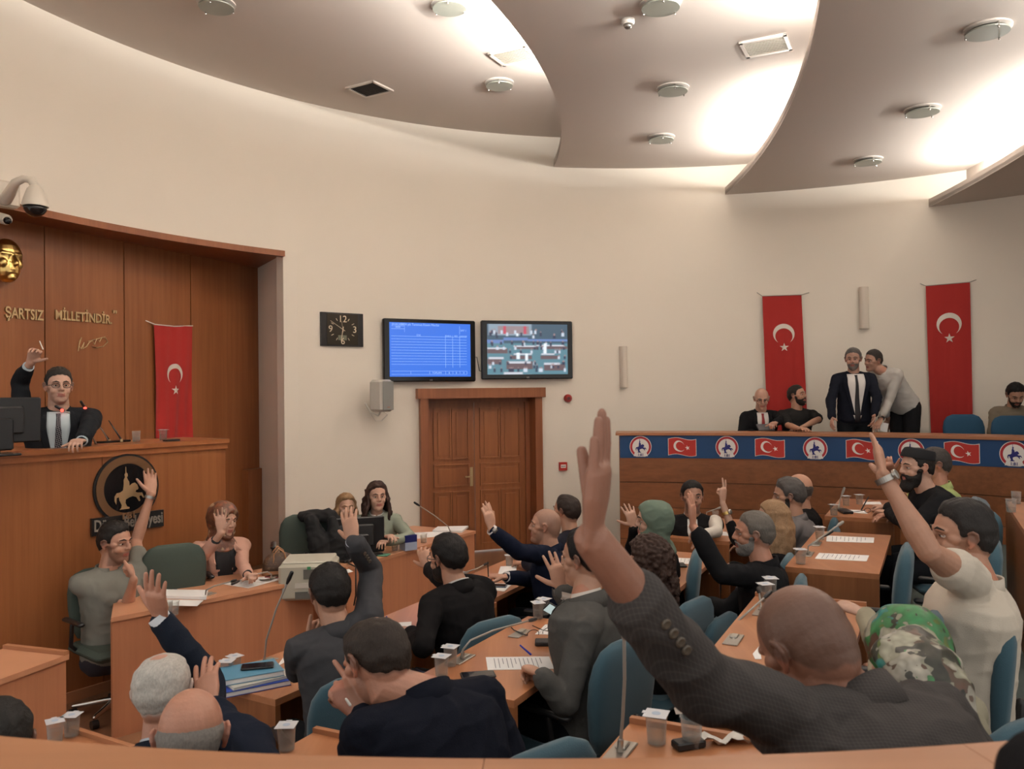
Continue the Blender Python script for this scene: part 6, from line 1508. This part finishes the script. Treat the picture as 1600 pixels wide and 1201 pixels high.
person('man in cream polo shirt with wristwatch raising his bare left arm', (1500, 838, 3.12), 98, 2, body=118, lean=-10, s=1.05, skin=(.50, .26, .17), top='tee', topc=(0.5440, 0.4800, 0.4000), hair=dict(style='short', t=.012, n=.006, top=.008), hairc=(.032, .027, .025), shave=.35, floor=.35, chairm='blue', neck=P(1528, 915, 3.05), bulk=1.28,
       arms={L_: ('px', (1452, 862, NEAR), (1380, 742, NEAR), (1366, 678, FAR), dict(sh=(1515, 915, 2.92), n=(-.6, .5, .1), curl=.06, spread=.03, th=.5, cut=.42)), R1: ('lap', {'cut': .6})}, extras=dict(polo=1, watch=L_, wpos=.015))
person('bald man in checked tweed jacket in the foreground, long arm raised across the picture', (1258, 1012, 1.72), 150, -30, roll=-4, body=152, lean=40, s=1.04, skin=(.33, .155, .102), tmat=CHK, topc=(0, 0, 0), face=False, neck=P(1345, 1108, 1.66), bulk=1.05, leg=True,  # skin darker than his own: backlit shade on the head put into the colour
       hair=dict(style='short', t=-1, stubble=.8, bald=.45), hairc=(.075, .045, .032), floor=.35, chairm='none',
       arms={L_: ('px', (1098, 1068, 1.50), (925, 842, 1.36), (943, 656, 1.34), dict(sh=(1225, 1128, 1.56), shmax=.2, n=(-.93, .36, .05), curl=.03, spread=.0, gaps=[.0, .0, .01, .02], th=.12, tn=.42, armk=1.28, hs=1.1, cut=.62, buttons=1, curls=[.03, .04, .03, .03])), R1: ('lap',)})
person('woman in glossy green and white floral headscarf beside the bald man in tweed', (1412, 1024, 2.35), 155, -14, body=152, lean=14, s=1.02, skin=pale, top='blouse', topc=(0.3200, 0.2880, 0.2080), female=True, face=False, floor=.35, chairm='blue', neck=P(1440, 1100, 2.3),
       hair=dict(style='scarf', mat=FL2, dn=(.2, -.9, .3), drape=[([(1400, 1010, 2.17), (1440, 1040, 2.10), (1475, 1090, 2.04), (1500, 1140, 2.02), (1525, 1158, 2.0)], [.08, .095, .09, .055, .02]), ([(1430, 990, 2.22), (1465, 1035, 2.12), (1492, 1090, 2.06), (1512, 1145, 2.03)], [.06, .07, .06, .03])]),
       arms={R1: ('lap',), L_: ('px', (1380, 1020, 2.7), (1352, 960, 2.9), (1330, 950, 2.95), dict(curl=.8, n=(0, 0, -1)))})
# gallery
person('elderly bald man in dark suit and red tie reading at the gallery desk', (1190, 623, 10.3), 8, -18, body=5, lean=6, s=1.08, skin=(.58, .34, .25), topc=(0.0104, 0.0104, 0.0128), shirt=(.62, .60, .58), tie=mat('red_tie', (.22, .008, .012), .6), hair=dict(style='short', t=.004, bald=1), hairc=(.4, .36, .32), floor=.8, chairm='none', extras=dict(glasses=1, vwide=.07),
       arms={L_: ('px', (1222, 655, NEAR), (1212, 660, NEAR), (1205, 662, NEAR), dict(curl=.8)), R1: ('rest',)})
person('man in dark t-shirt with short beard sitting in the gallery, looking sideways', (1246, 618, 10.2), -42, 8, body=-8, lean=2, s=1.06, skin=tan, top='tee', topc=(0.0200, 0.0192, 0.0192), hair=dict(style='short', t=.010), hairc=(.02, .016, .014), beard=dict(t=.004, c=(.03, .022, .018)), floor=.8, chairm='none',
       arms={L_: ('px', (1279, 655, NEAR), (1252, 668, NEAR), (1238, 669, NEAR), dict(cut=.8)), R1: ('px', (1231, 664, NEAR), (1250, 670, NEAR), (1262, 669, NEAR), dict(cut=.8))})
person('grey-bearded man standing in dark suit and black tie in the gallery', (1333, 561, 9.75), 28, -6, body=8, lean=0, s=1.06, skin=(.48, .27, .2), topc=(0.0112, 0.0128, 0.0208), shirt=(.66, .64, .62), tie=mat('black_tie', (.012, .012, .016), .6), hair=dict(style='short', t=.012), hairc=(.14, .13, .125), beard=dict(t=.005, c=(.20, .185, .17)), floor=.8, stand=True, bulk=1.0,
       arms={R1: ('px', (1298, 625, NEAR), (1300, 652, NEAR), (1299, 672, NEAR), dict(n=(.8, 0, 0))), L_: ('px', (1371, 620, NEAR), (1366, 648, NEAR), (1362, 668, NEAR), dict(n=(-.8, 0, 0)))}, extras=dict(vdepth=.58, vwide=.10))
person('man in white shirt bending over the gallery desk towards the suited man', (1364, 563, 9.8), 72, -8, roll=-8, body=65, lean=42, s=1.05, skin=(.5, .28, .2), top='shirt', topc=(0.5280, 0.5120, 0.4800), hair=dict(style='short', t=.007, n=.003), hairc=(.05, .04, .036), floor=.8, stand=True, neck=P(1382, 584, 9.8), pants=(.013, .013, .015),
       arms={L_: ('px', (1388, 628, NEAR), (1376, 655, NEAR), (1366, 672, NEAR), dict(cut=.72, n=(0, 0, -1))), R1: ('px', (1378, 630, FAR), (1388, 654, FAR), (1390, 672, FAR), dict(cut=.72))}, extras=dict(watch=L_, wm=BLACK, collar=1))
person('man in beige shirt sitting with head bowed at the far right of the gallery', (1587, 617, 9.4), 15, -30, body=10, lean=8, s=1.08, skin=tan, top='shirt', topc=(0.2000, 0.1640, 0.1200), hair=dict(style='short', t=.016), hairc=(.014, .012, .011), beard=dict(t=.005, c=(.02, .016, .014)), floor=.8, chairm='none', extras=dict(collar=1))
person('person in black jacket cut off at the bottom right corner behind the rail', (1890, 862, .80), 170, 0, body=175, lean=2, s=1.0, skin=tan, topc=(0.0096, 0.0096, 0.0112), face=False, hair=dict(style='short', t=.012), floor=.35, leg=False, chairm='none', arms={1: ('lap',), -1: ('lap',)})
# ------------------------------------------------------------------ chairs
BLUEF = mat('chair_blue', (.040, .092, .122), .9, bump=.3, bscale=300, sheen=.2); GREENF = mat('chair_green', (.055, .075, .062), .9, bump=.3, bscale=300); GREYF = mat('chair_grey', (.16, .19, .22), .9, bump=.3, bscale=300)
DBLUE = mat('chair_deep_blue', (.02, .075, .14), .9, bump=.3, bscale=300)
def make_chair(fab):
    t = thing('office_chair', 'x', 'chair', (0, 0, 0))
    mb = MB(); mb.box((0, -.02, .455), (.48, .46, .07), bev=.03); mb.build('seat', fab, t, 'auto')
    mb = MB(); secs = []
    for z_, w_, y_, th in ((.50, .17, .205, .03), (.58, .205, .212, .04), (.70, .22, .22, .045), (.80, .22, .23, .045), (.87, .205, .24, .04), (.92, .17, .246, .03), (.945, .11, .248, .015)):
        secs.append((V((0, y_, z_)), V((w_, 0, 0)), V((0, th, 0))))
    mb.loft(secs, 28, .55); mb.build('backrest', fab, t, True)
    mb = MB(); mb.chain([(0, .1, .42), (0, .25, .44), (0, .285, .52), (0, .29, .62)], [.02]*4, 8); mb.build('back_bar', BLACK, t, True)
    for k in (-1, 1):
        mb = MB(); mb.chain([(k*.22, .08, .45), (k*.27, .06, .50), (k*.27, .04, .64)], [.014]*3, 8); mb.chain([(k*.27, .14, .66), (k*.27, -.1, .66)], [.024, .024], 10, nrm=(0, 0, 1), asp=.6); mb.build('armrest', BLACK, t, True)
    mb = MB(); mb.chain([(0, 0, .42), (0, 0, .10)], [.028, .03], 14); mb.build('column', CHROME, t, True)
    mb = MB()
    for i in range(5): a = i*2*PI/5; mb.chain([(0, 0, .10), (math.cos(a)*.27, math.sin(a)*.27, .075)], [.024, .014], 8)
    mb.build('star_base', CHROME, t, True)
    for i in range(5):
        a = i*2*PI/5; mb = MB(); mb.lathe([(.0, -.02), (.028, -.02), (.028, .02), (0, .02)], (math.cos(a)*.27, math.sin(a)*.27, .03), 14, Matrix.Rotation(PI/2, 3, 'Y')); mb.build('caster', BLACK, t, 'auto')
    return t
PROTO = {}
def chair(kind, x, y, zf, yaw, lb, group=None):
    fab = {'blue': BLUEF, 'green': GREENF, 'grey': GREYF, 'deep': DBLUE}[kind]; g = {'blue': 'blue office chairs', 'green': 'dark green office chairs', 'grey': 'grey office chairs', 'deep': 'deep blue gallery chairs'}[kind]
    if kind not in PROTO:
        t = make_chair(fab); PROTO[kind] = t; t.location = (x, y, zf); t.rotation_euler = (0, 0, -math.radians(yaw)); t['label'] = lb; t['group'] = g; return t
    return dup(PROTO[kind], (x, y, zf), -math.radians(yaw), lb, g)
for PV, yaw, fl_, km, lb, stand, sp, bf in CHAIRS:
    if stand or km in (None, 'none'): continue
    b = fdir(yaw); who = lb.split(',')[0]
    for cut_ in (' seen from behind', ' half hidden', ' barely visible'): who = who.split(cut_)[0]
    kn = {'blue': 'blue', 'green': 'dark green', 'grey': 'grey'}[km]
    lab = '%s office chair under the %s' % (kn, who); lab = ' '.join(lab.split()[:15])
    chair(km, PV.x+b.x*.07, PV.y+b.y*.07, fl_, yaw, lab)
def chair_at(kind, x, y, Y, top, zf, yaw, lb):
    """place so that the top of the back is at pixel x,y and depth Y"""
    p = P(x, y, Y); b = fdir(yaw); return chair(kind, p.x+b.x*.25, p.y+b.y*.25, p.z-.945, yaw, lb)
chair_at('deep', 1504, 647, 9.3, 0, .8, 5, 'deep blue gallery chair, left one behind the parapet'); chair_at('deep', 1580, 649, 9.0, 0, .8, 5, 'deep blue gallery chair, right one cut by the picture edge')
chair_at('green', 272, 850, 5.9, 0, 0, 150, 'empty dark green chair between the polo man and the woman in pink'); 
g = chair_at('green', 478, 803, 7.0, 0, 0, 165, 'dark green chair with a black coat over it')
p = P(492, 806, 6.95); mb = MB(); mb.chain([p+V((-.1, .0, .0)), p+V((.1, .03, .0)), p+V((.2, .05, -.06))], [.04, .055, .04], 12); mb.chain([p+V((-.02, -.06, -.02)), p+V((.05, -.08, -.2)), p+V((.08, -.08, -.36))], [.05, .09, .10], 12); mb.chain([p+V((.15, -.03, -.04)), p+V((.2, -.05, -.2)), p+V((.2, -.05, -.34))], [.04, .08, .09], 12)
o = link('black_coat', fuse(mb, .01, 3, fold_disp(.02, 3., 9.)), mat('coat_black', (.01, .01, .011), .95), None, True); tag(o, 'black coat draped over the dark green chair left of the monitor', 'coat')
chair_at('blue', 1418, 852, 4.3, 0, .35, 117, 'empty blue chair seen edge-on between the empty desk and the cream polo')
chair_at('blue', 1462, 965, 2.75, 0, .35, 116, 'blue chair top between the floral headscarf and the cream polo')
chair_at('blue', 1555, 842, 4.2, 0, .35, 118, 'blue chair behind the head of the man in cream polo')
chair_at('grey', 1524, 778, 5.6, 0, .35, 118, 'grey chair top against the gallery panels at right')
chair_at('blue', 848, 1168, 2.3, 0, .15, 140, 'blue chair top just above the middle of the foreground rail')
chair_at('blue', 1130, 962, 4.3, 0, .15, 125, 'blue chair top left of the tweed sleeve near the cups')
chair_at('blue', 1232, 868, 5.0, 0, .15, 115, 'blue chair top below the long blonde hair, nearer the empty desk')
